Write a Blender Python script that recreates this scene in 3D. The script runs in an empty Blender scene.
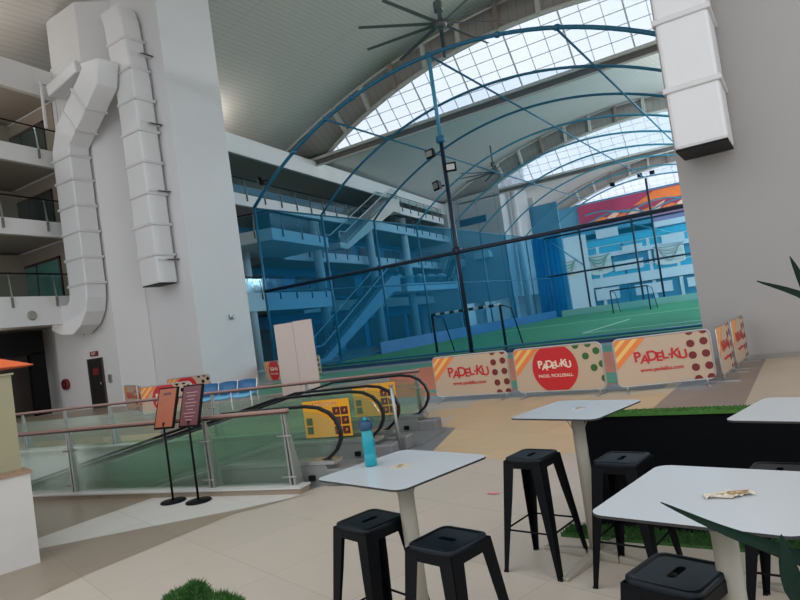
import bpy, bmesh, math, random
from mathutils import Vector, Matrix
random.seed(7)
PI = math.pi; R = math.radians
scene = bpy.context.scene
COL = scene.collection

# ------------------------------------------------------------------ materials
def nt(name):
    m = bpy.data.materials.new(name); m.use_nodes = True
    t = m.node_tree; t.nodes.clear()
    return m, t, t.nodes, t.links

def mat(name, col, rough=.5, metal=0., var=.05, scale=6., bump=0., bscale=40., spec=.5, coat=0., trans=0.):
    m, t, N, L = nt(name)
    o = N.new('ShaderNodeOutputMaterial'); b = N.new('ShaderNodeBsdfPrincipled')
    L.new(b.outputs[0], o.inputs[0])
    b.inputs['Roughness'].default_value = rough; b.inputs['Metallic'].default_value = metal
    b.inputs['Specular IOR Level'].default_value = spec; b.inputs['Coat Weight'].default_value = coat
    b.inputs['Transmission Weight'].default_value = trans
    tc = N.new('ShaderNodeTexCoord'); nz = N.new('ShaderNodeTexNoise'); nz.inputs['Scale'].default_value = scale
    nz.inputs['Detail'].default_value = 3
    L.new(tc.outputs['Object'], nz.inputs['Vector'])
    mx = N.new('ShaderNodeMix'); mx.data_type = 'RGBA'
    c = Vector(col[:3])
    mx.inputs[6].default_value = (*(c*(1-var)), 1); mx.inputs[7].default_value = (*[min(1, v) for v in c*(1+var)], 1)
    L.new(nz.outputs[0], mx.inputs[0]); L.new(mx.outputs[2], b.inputs['Base Color'])
    if bump:
        n2 = N.new('ShaderNodeTexNoise'); n2.inputs['Scale'].default_value = bscale; L.new(tc.outputs['Object'], n2.inputs['Vector'])
        bp = N.new('ShaderNodeBump'); bp.inputs['Strength'].default_value = bump; bp.inputs['Distance'].default_value = .02
        L.new(n2.outputs[0], bp.inputs['Height']); L.new(bp.outputs[0], b.inputs['Normal'])
    return m

def glass(name, tint, gl=.06, haze=0., hazecol=(.8, .9, .9), rough=.02, fk=.6):
    m, t, N, L = nt(name)
    o = N.new('ShaderNodeOutputMaterial')
    tr = N.new('ShaderNodeBsdfTransparent'); tr.inputs[0].default_value = (*tint, 1)
    gs = N.new('ShaderNodeBsdfGlossy'); gs.inputs['Roughness'].default_value = rough
    fr = N.new('ShaderNodeFresnel'); fr.inputs[0].default_value = 1.3
    mt = N.new('ShaderNodeMath'); mt.operation = 'MULTIPLY_ADD'; mt.inputs[1].default_value = fk; mt.inputs[2].default_value = gl*.4
    L.new(fr.outputs[0], mt.inputs[0])
    m1 = N.new('ShaderNodeMixShader'); L.new(mt.outputs[0], m1.inputs[0]); L.new(tr.outputs[0], m1.inputs[1]); L.new(gs.outputs[0], m1.inputs[2])
    out = m1
    if haze:
        df = N.new('ShaderNodeBsdfDiffuse'); df.inputs[0].default_value = (*hazecol, 1)
        tl = N.new('ShaderNodeBsdfTranslucent'); tl.inputs[0].default_value = (*hazecol, 1)
        a = N.new('ShaderNodeMixShader'); a.inputs[0].default_value = .5; L.new(df.outputs[0], a.inputs[1]); L.new(tl.outputs[0], a.inputs[2])
        nz = N.new('ShaderNodeTexNoise'); nz.inputs['Scale'].default_value = .6
        tc = N.new('ShaderNodeTexCoord'); L.new(tc.outputs['Object'], nz.inputs[0])
        mr = N.new('ShaderNodeMapRange'); mr.inputs['To Min'].default_value = haze*.7; mr.inputs['To Max'].default_value = haze*1.3
        L.new(nz.outputs[0], mr.inputs[0])
        m2 = N.new('ShaderNodeMixShader'); L.new(mr.outputs[0], m2.inputs[0]); L.new(m1.outputs[0], m2.inputs[1]); L.new(a.outputs[0], m2.inputs[2])
        out = m2
    L.new(out.outputs[0], o.inputs[0])
    return m

def panelled(name, col, jx=0, jz=0, axis='XZ', rough=.6, line=.82, var=.03, width=.012):
    """painted surface with thin panel joints every jx / jz metres (object coordinates)"""
    m, t, N, L = nt(name)
    o = N.new('ShaderNodeOutputMaterial'); b = N.new('ShaderNodeBsdfPrincipled'); L.new(b.outputs[0], o.inputs[0])
    b.inputs['Roughness'].default_value = rough
    tc = N.new('ShaderNodeTexCoord'); sp = N.new('ShaderNodeSeparateXYZ'); L.new(tc.outputs['Object'], sp.inputs[0])
    nz = N.new('ShaderNodeTexNoise'); nz.inputs['Scale'].default_value = .7; nz.inputs['Detail'].default_value = 4
    L.new(tc.outputs['Object'], nz.inputs['Vector'])
    mr = N.new('ShaderNodeMapRange'); mr.inputs['To Min'].default_value = 1-var; mr.inputs['To Max'].default_value = 1+var
    L.new(nz.outputs[0], mr.inputs[0])
    last = mr.outputs[0]
    for ax, j in ((axis[0], jx), (axis[1], jz)):
        if not j: continue
        d = N.new('ShaderNodeMath'); d.operation = 'DIVIDE'; d.inputs[1].default_value = j; L.new(sp.outputs[ax], d.inputs[0])
        f = N.new('ShaderNodeMath'); f.operation = 'FRACT'; L.new(d.outputs[0], f.inputs[0])
        g = N.new('ShaderNodeMath'); g.operation = 'GREATER_THAN'; g.inputs[1].default_value = width/j; L.new(f.outputs[0], g.inputs[0])
        q = N.new('ShaderNodeMapRange'); q.inputs['To Min'].default_value = line; q.inputs['To Max'].default_value = 1; L.new(g.outputs[0], q.inputs[0])
        u = N.new('ShaderNodeMath'); u.operation = 'MULTIPLY'; L.new(last, u.inputs[0]); L.new(q.outputs[0], u.inputs[1]); last = u.outputs[0]
    vm = N.new('ShaderNodeVectorMath'); vm.operation = 'SCALE'; vm.inputs[0].default_value = col; L.new(last, vm.inputs['Scale'])
    L.new(vm.outputs[0], b.inputs['Base Color'])
    return m

def tiles(name, col, size=.9, ang=0., rough=.35, var=.05, seam=.75):
    m, t, N, L = nt(name)
    o = N.new('ShaderNodeOutputMaterial'); b = N.new('ShaderNodeBsdfPrincipled'); L.new(b.outputs[0], o.inputs[0])
    b.inputs['Roughness'].default_value = rough; b.inputs['Specular IOR Level'].default_value = .35
    tc = N.new('ShaderNodeTexCoord'); mp = N.new('ShaderNodeMapping'); mp.inputs['Rotation'].default_value = (0, 0, ang)
    L.new(tc.outputs['Object'], mp.inputs[0])
    br = N.new('ShaderNodeTexBrick'); br.offset = 0.; br.inputs['Scale'].default_value = 1
    br.inputs['Brick Width'].default_value = size; br.inputs['Row Height'].default_value = size
    br.inputs['Mortar Size'].default_value = .004; br.inputs['Bias'].default_value = 0
    c = Vector(col)
    br.inputs['Color1'].default_value = (*(c*(1-var)), 1); br.inputs['Color2'].default_value = (*(c*(1+var)), 1); br.inputs['Mortar'].default_value = (*(c*seam), 1)
    L.new(mp.outputs[0], br.inputs['Vector'])
    nz = N.new('ShaderNodeTexNoise'); nz.inputs['Scale'].default_value = 3; nz.inputs['Detail'].default_value = 5; L.new(mp.outputs[0], nz.inputs['Vector'])
    mr = N.new('ShaderNodeMapRange'); mr.inputs['To Min'].default_value = .95; mr.inputs['To Max'].default_value = 1.05; L.new(nz.outputs[0], mr.inputs[0])
    vm = N.new('ShaderNodeVectorMath'); vm.operation = 'SCALE'; L.new(br.outputs[0], vm.inputs[0]); L.new(mr.outputs[0], vm.inputs['Scale'])
    L.new(vm.outputs[0], b.inputs['Base Color'])
    return m

M = {}
M['wall'] = panelled('painted_white_wall', (.66, .655, .65), 0, 0, rough=.7)
M['wall_tower'] = panelled('tower_plaster', (.66, .66, .665), 0, 0, rough=.65)
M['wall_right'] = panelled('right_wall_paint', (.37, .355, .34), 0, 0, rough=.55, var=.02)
M['fascia'] = panelled('white_fascia', (.72, .72, .71), 3.0, 0, 'YZ', rough=.5)
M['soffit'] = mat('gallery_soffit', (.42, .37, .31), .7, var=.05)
M['brown'] = mat('brown_back_wall', (.30, .25, .20), .7, var=.15, scale=.8)
M['darkbrown'] = mat('dark_red_brown_panel', (.07, .04, .035), .5)
M['black'] = mat('black_panel', (.004, .004, .005), .5, spec=.15)
M['blackmetal'] = mat('black_painted_steel', (.003, .0035, .0045), .45, metal=0., var=.2, spec=.12)
M['stoolseat'] = mat('black_gloss_seat', (.003, .006, .010), .3, var=.15, spec=.2)
M['duct'] = mat('duct_white_wrap', (.74, .74, .74), .5, var=.02, bump=.1, bscale=3)
M['ductband'] = mat('duct_band', (.66, .66, .655), .4)
M['steel'] = mat('stainless_steel', (.38, .39, .37), .35, metal=.7)
M['steeldull'] = mat('dull_grey_steel', (.30, .29, .27), .5, metal=.3)
M['handrailwood'] = mat('red_brown_handrail', (.34, .20, .17), .35)
M['rubber'] = mat('black_rubber_handrail', (.006, .007, .008), .35, spec=.25)
M['rglass'] = glass('green_railing_glass', (.90, .965, .925), .08, haze=.05, hazecol=(.45,.62,.5), rough=.16)
M['gglass'] = glass('gallery_glass', (.88, .93, .92), .03, rough=.12, fk=.12)
M['skyglass'] = glass('skylight_glass', (.72, .77, .85), .03, haze=.25, hazecol=(.80, .88, .97))
M['shopglass'] = mat('dark_shop_glass', (.05, .065, .062), .4, var=.5, scale=.5)
M['tealglass'] = mat('teal_shop_glass', (.10, .26, .22), .15, var=.4, scale=.6)
M['blueframe'] = mat('blue_painted_tube', (.012, .15, .27), .4)
M['bluelight'] = mat('light_blue_tube', (.06, .30, .45), .4)
M['navyframe'] = mat('dark_navy_beam', (.008, .02, .045), .4)
M['turf'] = mat('green_turf', (.028, .23, .10), .9, var=.25, scale=.25, bump=.2, bscale=60)
M['courtgreen'] = mat('court_green_coating', (.09, .32, .20), .6)
M['courtorange'] = mat('court_orange_coating', (.68, .20, .10), .6)
M['courtgrey'] = mat('court_grey_band', (.30, .33, .36), .6)
M['lineswhite'] = mat('white_line_paint', (.8, .85, .8), .6)
M['bluestrip'] = mat('dark_blue_kerb', (.01, .06, .14), .5)
M['tabletop'] = mat('white_laminate', (.54, .565, .575), .22, var=.015, scale=3, spec=.5)
M['tableedge'] = mat('black_table_edge', (.02, .02, .02), .4)
M['tableleg'] = mat('cream_table_leg', (.33, .305, .245), .45, var=.04)
M['teal'] = mat('teal_bottle_plastic', (.0, .38, .46), .15, var=.08, trans=.35)
M['capblue'] = mat('navy_bottle_cap', (.005, .045, .10), .35)
M['banner'] = mat('cream_banner_vinyl', (.53, .40, .285), .55, var=.03)
M['orange'] = mat('orange_print', (.80, .22, .05), .55)
M['paleyellow'] = mat('yellow_print', (.82, .52, .16), .55)
M['red'] = mat('red_print', (.55, .015, .02), .5)
M['dkred'] = mat('maroon_print', (.17, .015, .015), .5)
M['greenp'] = mat('green_print', (.03, .12, .03), .5)
M['cream'] = mat('cream_print', (.80, .66, .52), .5)
M['silver'] = mat('silver_tube', (.5, .5, .5), .3, metal=.8)
M['yellowposter'] = mat('yellow_poster', (.80, .36, .015), .5)
M['posterdark'] = mat('poster_dark_squares', (.10, .02, .015), .5)
M['postergreen'] = mat('poster_green_squares', (.05, .07, .02), .5)
M['signorange'] = mat('orange_brown_menu_sheet', (.34, .095, .04), .5, var=.15, scale=8)
M['signmaroon'] = mat('maroon_menu_sheet', (.11, .022, .03), .4)
M['signtext'] = mat('sign_pale_lines', (.45, .25, .25), .5)
M['grass'] = mat('artificial_grass', (.045, .14, .018), .9, var=.35, scale=25)
M['grassdark'] = mat('artificial_grass_dark', (.03, .10, .018), .9, var=.5, scale=30)
M['blackmesh'] = mat('black_planter_panel', (.003, .0035, .0045), .8, var=.3, scale=30, bump=.3, bscale=120, spec=.08)
M['olive'] = mat('olive_board', (.30, .28, .17), .6)
M['counter'] = mat('white_counter', (.54, .53, .50), .45)
M['woodtop'] = mat('wood_counter_top', (.30, .19, .12), .45, var=.2, scale=20)
M['umbrella'] = mat('orange_umbrella_cloth', (.88, .16, .04), .7)
M['leaf'] = mat('dark_green_leaf', (.005, .017, .010), .6, var=.35, scale=9, spec=.12)
M['pot'] = mat('grey_plant_pot', (.18, .17, .16), .6)
M['soil'] = mat('dark_soil', (.03, .02, .015), .95, bump=.4)
M['ceil'] = panelled('metal_roof_lining', (.65, .62, .58), .30, 6.6, 'XY', rough=.6, line=.80, var=.03, width=.04)
M['bulkhead'] = panelled('grey_brown_bulkhead', (.34, .31, .28), .55, 0, 'XZ', rough=.7, line=.7, var=.12, width=.05)
M['rib'] = mat('white_roof_steel', (.62, .60, .56), .5)
M['ribrust'] = mat('weathered_roof_plate', (.34, .26, .22), .6, var=.25, scale=2)
M['gutter'] = mat('dark_gutter', (.16, .145, .13), .6)
M['fanblade'] = mat('grey_fan_blade', (.10, .11, .11), .4)
M['greyblock'] = panelled('grey_block_panels', (.52, .54, .56), 2.4, 0, 'XZ', rough=.6, line=.6, var=.03, width=.06)
M['purple'] = mat('purple_wall', (.34, .20, .38), .6, var=.3, scale=.25)
M['blue_wall'] = mat('blue_wall_paint', (.07, .27, .43), .6, var=.2, scale=.3)
M['cyan'] = mat('cyan_band', (.05, .42, .62), .4)
M['white'] = mat('white_paint', (.72, .74, .76), .5)
M['drape'] = mat('white_bunting_cloth', (.75, .72, .64), .7)
M['drapegreen'] = mat('green_bunting_stripe', (.12, .36, .22), .7)
M['bluechair'] = mat('blue_chair_shell', (.03, .14, .30), .35, var=.3, scale=6)
M['bluepale'] = mat('pale_blue_chair_seat', (.16, .50, .75), .35)
M['doorblack'] = mat('black_door', (.015, .012, .013), .4)
M['boardpink'] = mat('pale_pink_board', (.60, .50, .45), .6, var=.02)
M['escal'] = mat('beige_escalator_cladding', (.62, .57, .50), .5)
M['escalblue'] = mat('grey_escalator_cladding', (.45, .50, .52), .45)
M['tread'] = mat('grey_metal_tread', (.22, .23, .22), .45, metal=.3)
M['landing'] = mat('landing_plate', (.20, .20, .20), .5, metal=.2, var=.1, scale=20)
M['scrap'] = mat('pink_scrap_paper', (.75, .25, .28), .6)
M['paperwhite'] = mat('crumpled_wrapper', (.55, .50, .40), .5, var=.3, scale=60)
M['paperbrown'] = mat('brown_print', (.36, .24, .10), .5)
M['carwhite'] = mat('white_items', (.75, .74, .70), .5)
M['lamp'] = mat('white_lamp_glass', (.8, .8, .8), .4)
M['f_base'] = tiles('beige_floor_tile', (.515, .45, .37), .95, .28, .34)
M['f_white'] = tiles('pale_floor_tile', (.60, .575, .53), .95, .28, .34)
M['f_brown'] = tiles('brown_floor_tile', (.29, .235, .175), .95, .28, .34)
M['f_yellow'] = tiles('yellow_tan_floor_tile', (.60, .44, .255), .95, .28, .36)
M['f_tan'] = tiles('tan_floor_tile', (.52, .42, .31), .95, .28, .36)
M['f_brown2'] = tiles('mauve_brown_floor_tile', (.26, .205, .17), .95, .28, .36)
M['f_grey'] = tiles('grey_floor_tile', (.18, .185, .19), .95, .28, .36)

def netmat(name, col, dens, tint, scat=1.):
    """knotted netting seen from afar: threads of a colour with open mesh between"""
    m, t, N, L = nt(name)
    o = N.new('ShaderNodeOutputMaterial')
    tr = N.new('ShaderNodeBsdfTransparent'); tr.inputs[0].default_value = (*tint, 1)
    df = N.new('ShaderNodeBsdfDiffuse'); df.inputs[0].default_value = (*col, 1)
    tl = N.new('ShaderNodeBsdfTranslucent'); tl.inputs[0].default_value = (*col, 1)
    a = N.new('ShaderNodeMixShader'); a.inputs[0].default_value = .5; L.new(df.outputs[0], a.inputs[1]); L.new(tl.outputs[0], a.inputs[2])
    tc = N.new('ShaderNodeTexCoord'); nz = N.new('ShaderNodeTexNoise'); nz.inputs['Scale'].default_value = .35; L.new(tc.outputs['Object'], nz.inputs['Vector'])
    mr = N.new('ShaderNodeMapRange'); mr.inputs['To Min'].default_value = dens*.75; mr.inputs['To Max'].default_value = dens*1.25; L.new(nz.outputs[0], mr.inputs[0])
    mx = N.new('ShaderNodeMixShader'); L.new(mr.outputs[0], mx.inputs[0]); L.new(tr.outputs[0], mx.inputs[1]); L.new(a.outputs[0], mx.inputs[2])
    L.new(mx.outputs[0], o.inputs[0])
    return m
M['net_side'] = netmat('blue_side_netting', (.03, .36, .66), .20, (.38, .67, .86))
M['net_front'] = netmat('blue_front_netting', (.03, .34, .60), .05, (.80, .94, 1.))
M['net_far'] = netmat('blue_far_netting', (.02, .45, .78), .2, (.75, .93, 1.))
M['net_roof'] = netmat('blue_roof_netting', (.05, .25, .40), .07, (.88, .95, 1.))
M['net_dense'] = netmat('dense_blue_netting', (.01, .30, .62), .7, (.5, .8, 1.))

# ------------------------------------------------------------------ mesh helpers
class MB:
    def __init__(s): s.v = []; s.f = []; s.m = []; s.sm = []
    def add(s, vs, fs, mi=0, smooth=False):
        o = len(s.v); s.v += [tuple(v) for v in vs]
        for f in fs: s.f.append([o+i for i in f]); s.m.append(mi); s.sm.append(smooth)
        return s
    def box(s, a, b, mi=0):
        x0, y0, z0 = a; x1, y1, z1 = b
        return s.hexa([(x0,y0,z0),(x1,y0,z0),(x1,y1,z0),(x0,y1,z0)], [(x0,y0,z1),(x1,y0,z1),(x1,y1,z1),(x0,y1,z1)], mi)
    def hexa(s, lo, hi, mi=0):
        return s.add(list(lo)+list(hi), [(3,2,1,0),(4,5,6,7),(0,1,5,4),(1,2,6,5),(2,3,7,6),(3,0,4,7)], mi)
    def prism(s, poly, z0, z1, mi=0, mtop=None, smooth=False):
        n = len(poly); o = [(x,y,z0) for x,y in poly]+[(x,y,z1) for x,y in poly]
        s.add(o, [tuple(range(n-1,-1,-1))], mi); s.add(o, [tuple(range(n,2*n))], mi if mtop is None else mtop)
        s.add(o, [(i,(i+1)%n,n+(i+1)%n,n+i) for i in range(n)], mi, smooth); return s
    def plate(s, poly, y0, y1, mi=0):          # polygon in XZ extruded along Y
        n = len(poly); o = [(x,y0,z) for x,z in poly]+[(x,y1,z) for x,z in poly]
        return s.add(o, [tuple(range(n)), tuple(range(2*n-1,n-1,-1))]+[((i+1)%n,i,n+i,n+(i+1)%n) for i in range(n)], mi)
    def seg(s, p, q, th, z0, z1, mi=0, off=0.):   # wall segment in plan
        p = Vector(p[:2]); q = Vector(q[:2]); d = (q-p).normalized(); n = Vector((-d.y, d.x))
        a = p+n*off; b = q+n*off; c = q+n*(off+th); e = p+n*(off+th)
        return s.prism([tuple(a), tuple(b), tuple(c), tuple(e)], z0, z1, mi)
    def tube(s, pts, r, n=10, mi=0, closed=False, sx=1.):
        pts = [Vector(p) for p in pts]; k = len(pts)
        rs = r if isinstance(r, (list, tuple)) else [r]*k
        up = None; rings = []
        for i, p in enumerate(pts):
            if closed: t = (pts[(i+1)%k]-pts[i-1]).normalized()
            else: t = (pts[min(i+1,k-1)]-pts[max(i-1,0)]).normalized()
            if up is None:
                up = Vector((0,0,1)) if abs(t.z) < .9 else Vector((1,0,0))
            a = t.cross(up)
            if a.length < 1e-5: a = t.orthogonal()
            a.normalize(); b = a.cross(t).normalized(); up = b
            rings.append([p+(a*math.cos(2*PI*j/n)*sx+b*math.sin(2*PI*j/n))*rs[i] for j in range(n)])
        o = [v for g in rings for v in g]; fs = []
        for i in range(k if closed else k-1):
            i2 = (i+1)%k
            for j in range(n): fs.append((i*n+j, i*n+(j+1)%n, i2*n+(j+1)%n, i2*n+j))
        s.add(o, fs, mi, n > 4)
        if not closed: s.add(o, [tuple(range(n-1,-1,-1)), tuple((k-1)*n+j for j in range(n))], mi)
        return s
    def rect_sweep(s, pts, w, h, mi=0, side=None):   # rectangular bar along pts
        pts = [Vector(p) for p in pts]; k = len(pts); rings = []
        for i, p in enumerate(pts):
            t = (pts[min(i+1,k-1)]-pts[max(i-1,0)]).normalized()
            a = Vector(side) if side else t.cross(Vector((0,0,1)))
            if a.length < 1e-4: a = Vector((1,0,0))
            a.normalize(); b = a.cross(t).normalized()
            rings.append([p+a*w/2+b*h/2, p-a*w/2+b*h/2, p-a*w/2-b*h/2, p+a*w/2-b*h/2])
        o = [v for g in rings for v in g]
        fs = [(i*4+j, i*4+(j+1)%4, (i+1)*4+(j+1)%4, (i+1)*4+j) for i in range(k-1) for j in range(4)]
        return s.add(o, fs+[(3,2,1,0), tuple((k-1)*4+j for j in range(4))], mi)
    def lathe(s, prof, n=24, mi=0, c=(0,0,0), smooth=True):
        o = [(c[0]+r*math.cos(2*PI*j/n), c[1]+r*math.sin(2*PI*j/n), c[2]+z) for r, z in prof for j in range(n)]
        k = len(prof)
        s.add(o, [(i*n+j, i*n+(j+1)%n, (i+1)*n+(j+1)%n, (i+1)*n+j) for i in range(k-1) for j in range(n)], mi, smooth)
        return s.add(o, [tuple(range(n-1,-1,-1)), tuple((k-1)*n+j for j in range(n))], mi)
    def grid(s, fn, us, vs, mi=0, smooth=True):
        o = [fn(u, v) for u in us for v in vs]; nv = len(vs)
        return s.add(o, [(i*nv+j, (i+1)*nv+j, (i+1)*nv+j+1, i*nv+j+1) for i in range(len(us)-1) for j in range(nv-1)], mi, smooth)
    def merge(s, other, mx=None):
        o = len(s.v)
        s.v += [tuple(mx @ Vector(v)) if mx else v for v in other.v]
        s.f += [[o+i for i in f] for f in other.f]; s.m += other.m; s.sm += other.sm; return s
    def build(s, name, mats, parent=None, loc=None, bevel=0., kind=None, solid=0.):
        me = bpy.data.meshes.new(name); me.from_pydata(s.v, [], s.f)
        if not isinstance(mats, (list, tuple)): mats = [mats]
        for m in mats: me.materials.append(M[m] if isinstance(m, str) else m)
        for p, mi, sm in zip(me.polygons, s.m, s.sm): p.material_index = mi; p.use_smooth = sm
        me.update(); bm = bmesh.new(); bm.from_mesh(me); bmesh.ops.remove_doubles(bm, verts=bm.verts, dist=1e-6)
        bmesh.ops.recalc_face_normals(bm, faces=bm.faces)
        bm.to_mesh(me); bm.free()
        o = bpy.data.objects.new(name, me); COL.objects.link(o)
        if parent: o.parent = parent
        if loc: o.location = loc
        if bevel:
            b = o.modifiers.new('bevel', 'BEVEL'); b.width = bevel; b.segments = 2; b.limit_method = 'ANGLE'
        if solid:
            b = o.modifiers.new('solid', 'SOLIDIFY'); b.thickness = solid; b.offset = 0
        if kind: o['kind'] = kind
        return o

def tag(o, label, cat, group=None, kind=None):
    o['label'] = label; o['category'] = cat
    if group: o['group'] = group
    if kind: o['kind'] = kind
    return o
def thing(name, label, cat, loc=(0,0,0), rz=0., group=None):
    o = bpy.data.objects.new(name, None); COL.objects.link(o); o.empty_display_size = .2
    o.location = loc; o.rotation_euler = (0, 0, rz); return tag(o, label, cat, group)
def copy_tree(o, loc=None, rz=None, label=None, parent=None):
    c = o.copy(); COL.objects.link(c); c.parent = parent
    for ch in [x for x in COL.objects if x.parent is o]: copy_tree(ch, parent=c)
    if loc is not None: c.location = loc
    if rz is not None: c.rotation_euler = (0, 0, rz)
    if label: c['label'] = label
    return c
def struct(mb, name, mats, label, loc=None, **k):
    o = mb.build(name, mats, loc=loc, kind='structure', **k); o['label'] = label; o['category'] = name.split('_')[0]; return o

def rrect(w, d, r, n=6, cx=0, cy=0):
    p = []
    for sx, sy, a0 in ((1,1,0),(-1,1,90),(-1,-1,180),(1,-1,270)):
        for i in range(n+1):
            a = R(a0+90*i/n); p.append((cx+sx*(w/2-r)+r*math.cos(a), cy+sy*(d/2-r)+r*math.sin(a)))
    return p
def circ(cx, cy, r, n=28): return [(cx+r*math.cos(2*PI*i/n), cy+r*math.sin(2*PI*i/n)) for i in range(n)]
def clip(poly, x0, x1, y0, y1):
    def cut(p, f, inter):
        o = []
        for i in range(len(p)):
            a, b = p[i-1], p[i]
            if f(b):
                if not f(a): o.append(inter(a, b))
                o.append(b)
            elif f(a): o.append(inter(a, b))
        return o
    def ix(x): return lambda a, b: (x, a[1]+(b[1]-a[1])*(x-a[0])/(b[0]-a[0]))
    def iy(y): return lambda a, b: (a[0]+(b[0]-a[0])*(y-a[1])/(b[1]-a[1]), y)
    for f, i in ((lambda p: p[0] >= x0, ix(x0)), (lambda p: p[0] <= x1, ix(x1)), (lambda p: p[1] >= y0, iy(y0)), (lambda p: p[1] <= y1, iy(y1))):
        if poly: poly = cut(poly, f, i)
    return poly
def text_mb(body, size, mi=0, depth=.004, fat=0.):
    """lettering as mesh lying in the XZ plane, front towards -Y"""
    cu = bpy.data.curves.new('lettering', 'FONT'); cu.body = body; cu.size = size; cu.extrude = depth/2; cu.offset = fat
    cu.align_x = 'CENTER'; cu.align_y = 'CENTER'
    ob = bpy.data.objects.new('lettering', cu); COL.objects.link(ob)
    dg = bpy.context.evaluated_depsgraph_get(); me = bpy.data.meshes.new_from_object(ob.evaluated_get(dg))
    mb = MB()
    for p in me.polygons: mb.add([(me.vertices[i].co.x, -me.vertices[i].co.z, me.vertices[i].co.y) for i in p.vertices], [tuple(range(len(p.vertices)))], mi)
    bpy.data.objects.remove(ob); bpy.data.meshes.remove(me); bpy.data.curves.remove(cu)
    return mb

# ------------------------------------------------------------------ camera
# world: +Y runs along the sports cage, +X across it, origin at the cage's front left corner
CX, CY, CZ = 23.53, -23.98, 1.77
YAW = R(32.6)
def W(x, y):            # metres right of / ahead of the viewer's spot -> plan coordinates
    return (CX + x*math.cos(YAW) - y*math.sin(YAW), CY + x*math.sin(YAW) + y*math.cos(YAW))
cam = bpy.data.cameras.new('camera'); co = bpy.data.objects.new('camera', cam); COL.objects.link(co)
cam.sensor_width = 36; cam.lens = 630/800*36; cam.clip_start = .05; cam.clip_end = 400
p_, r_ = R(2.16), R(8.15)
F = Vector((-math.sin(YAW)*math.cos(p_), math.cos(YAW)*math.cos(p_), math.sin(p_)))
R0 = Vector((math.cos(YAW), math.sin(YAW), 0)); U0 = R0.cross(F)
Rr = R0*math.cos(r_)-U0*math.sin(r_); Uu = R0*math.sin(r_)+U0*math.cos(r_)
mx = Matrix((Rr, Uu, -F)).transposed().to_4x4(); mx.translation = (CX, CY, CZ); co.matrix_world = mx
scene.camera = co

# ------------------------------------------------------------------ floor
e1 = Vector((math.cos(R(9)), math.sin(R(9)))); e2 = Vector((-e1.y, e1.x)); RE = Vector((18.25, -18.53))
def E(u, v): p = RE+u*e1+v*e2; return (p.x, p.y)
HU0, HU1, HV0, HV1 = -17.5, -2.4, .12, 3.62     # opening for the inclined moving walks
fb = MB()
def fpoly(pts, mi, lift): fb.add([(x, y, lift) for x, y in pts], [tuple(range(len(pts)))], mi)
# base slab around the opening: four strips
a, b, c, d = E(HU0, HV0), E(HU1, HV0), E(HU1, HV1), E(HU0, HV1)
big = [(-16, -34), (40, -34), (40, 0), (-16, 0)]
fpoly([(-16,-34), (40,-34), b, a], 0, 0); fpoly([(40,-34), (40,0), c, b], 0, 0); fpoly([(40,0), (-16,0), d, c], 0, 0); fpoly([(-16,0), (-16,-34), a, d], 0, 0)
fpoly([(-16,0), (40,0), (40,76), (-16,76)], 0, 0)
# inlaid tile fields
fpoly([(16.11,-21.06),(16.14,-18.95),(18.35,-18.6),(18.38,-18.74),(18.02,-19.16),(16.57,-20.62)], 1, .002)
fpoly([(16.57,-20.62),(18.02,-19.2),(18.35,-18.78),(18.55,-18.5),(18.2,-19.15),(18.07,-19.35),(18.02,-20.22),(17.98,-20.91),(18.05,-21.6),(17.8,-22.6),(16.2,-22.6),(15.6,-21.6),(16.11,-21.06)], 2, .0025)
fpoly([(12.5,-21.6),(12.5,-19.5),(16.15,-18.9),(16.11,-21.1)], 2, .0015)
fpoly([(18.2,-15.0),(18.57,-15.12),(19.01,-16.63),(18.35,-18.5),(18.1,-18.2),(15.6,-18.6),(15.2,-15.2)], 6, .002)
fpoly([(17.7,-12.6),(18.2,-14.91),(18.57,-15.12),(19.01,-16.63),(20.22,-17.11),(21.0,-16.8),(21.5,-17.2),(21.38,-14.44),(21.42,-12.42),(21.4,-9.0),(17.2,-9.0)], 3, .0015)
fpoly([(21.42,-12.42),(21.5,-8.9),(22.65,-8.9),(22.62,-11.2),(22.6,-14.71),(22.7,-16.2),(21.5,-17.2),(21.38,-14.44)], 5, .002)
fpoly([(22.65,-8.9),(30,-8.9),(30,-16),(22.7,-16.2),(22.6,-14.71)], 4, .002)
# yellowish strip of floor beyond the moving walks
fpoly([E(-16,3.9), E(.1,3.9), E(.6,5.3), E(-6,5.2), E(-16,5.6)], 3, .002)
fpoly([E(-16,5.6), E(-6,5.2), E(-2,6.4), (10,-8.6), (-3,-8.1), (-6,-10)], 2, .0015)
struct(fb, 'floor', ['f_base','f_white','f_brown','f_yellow','f_tan','f_brown2','f_grey'], 'beige tiled mall floor with angular brown, white and yellow tile fields')
# sports court coatings in front of the cage
cb = MB()
cb.add([(x,y,.004) for x,y in [(4.0,-1.6),(22,-1.6),(22,-3.2),(17,-5),(10.65,-5.66),(9.0,-7.6),(6.6,-8.6),(4.0,-5.2)]], [tuple(range(8))], 0)
cb.add([(x,y,.006) for x,y in [(9.9,-4.2),(12.2,-2.6),(20.5,-4.8),(20.5,-11.4),(15.9,-11.2),(14.6,-11.3),(13.2,-9.0)]], [tuple(range(7))], 1)
cb.add([(x,y,.007) for x,y in [(15.0,-10.3),(17.2,-9.6),(21,-9.4),(21,-11.3),(15.9,-11.0)]], [tuple(range(5))], 0)
cb.add([(x,y,.005) for x,y in [(14.4,-11.2),(21.2,-11.2),(21.2,-12.25),(17.2,-12.3),(15.6,-12.4)]], [tuple(range(5))], 2)
cb.add([(x,y,.008) for x,y in [(3.2,-.25),(21.3,-.25),(21.3,-1.7),(3.6,-1.7)]], [tuple(range(4))], 2)
struct(cb, 'floor_court', ['courtgreen','courtorange','courtgrey'], 'green and orange court coating in front of the cage')
tb = MB(); tb.box((0,-.1,0),(22.8,44,.03),0)
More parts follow.
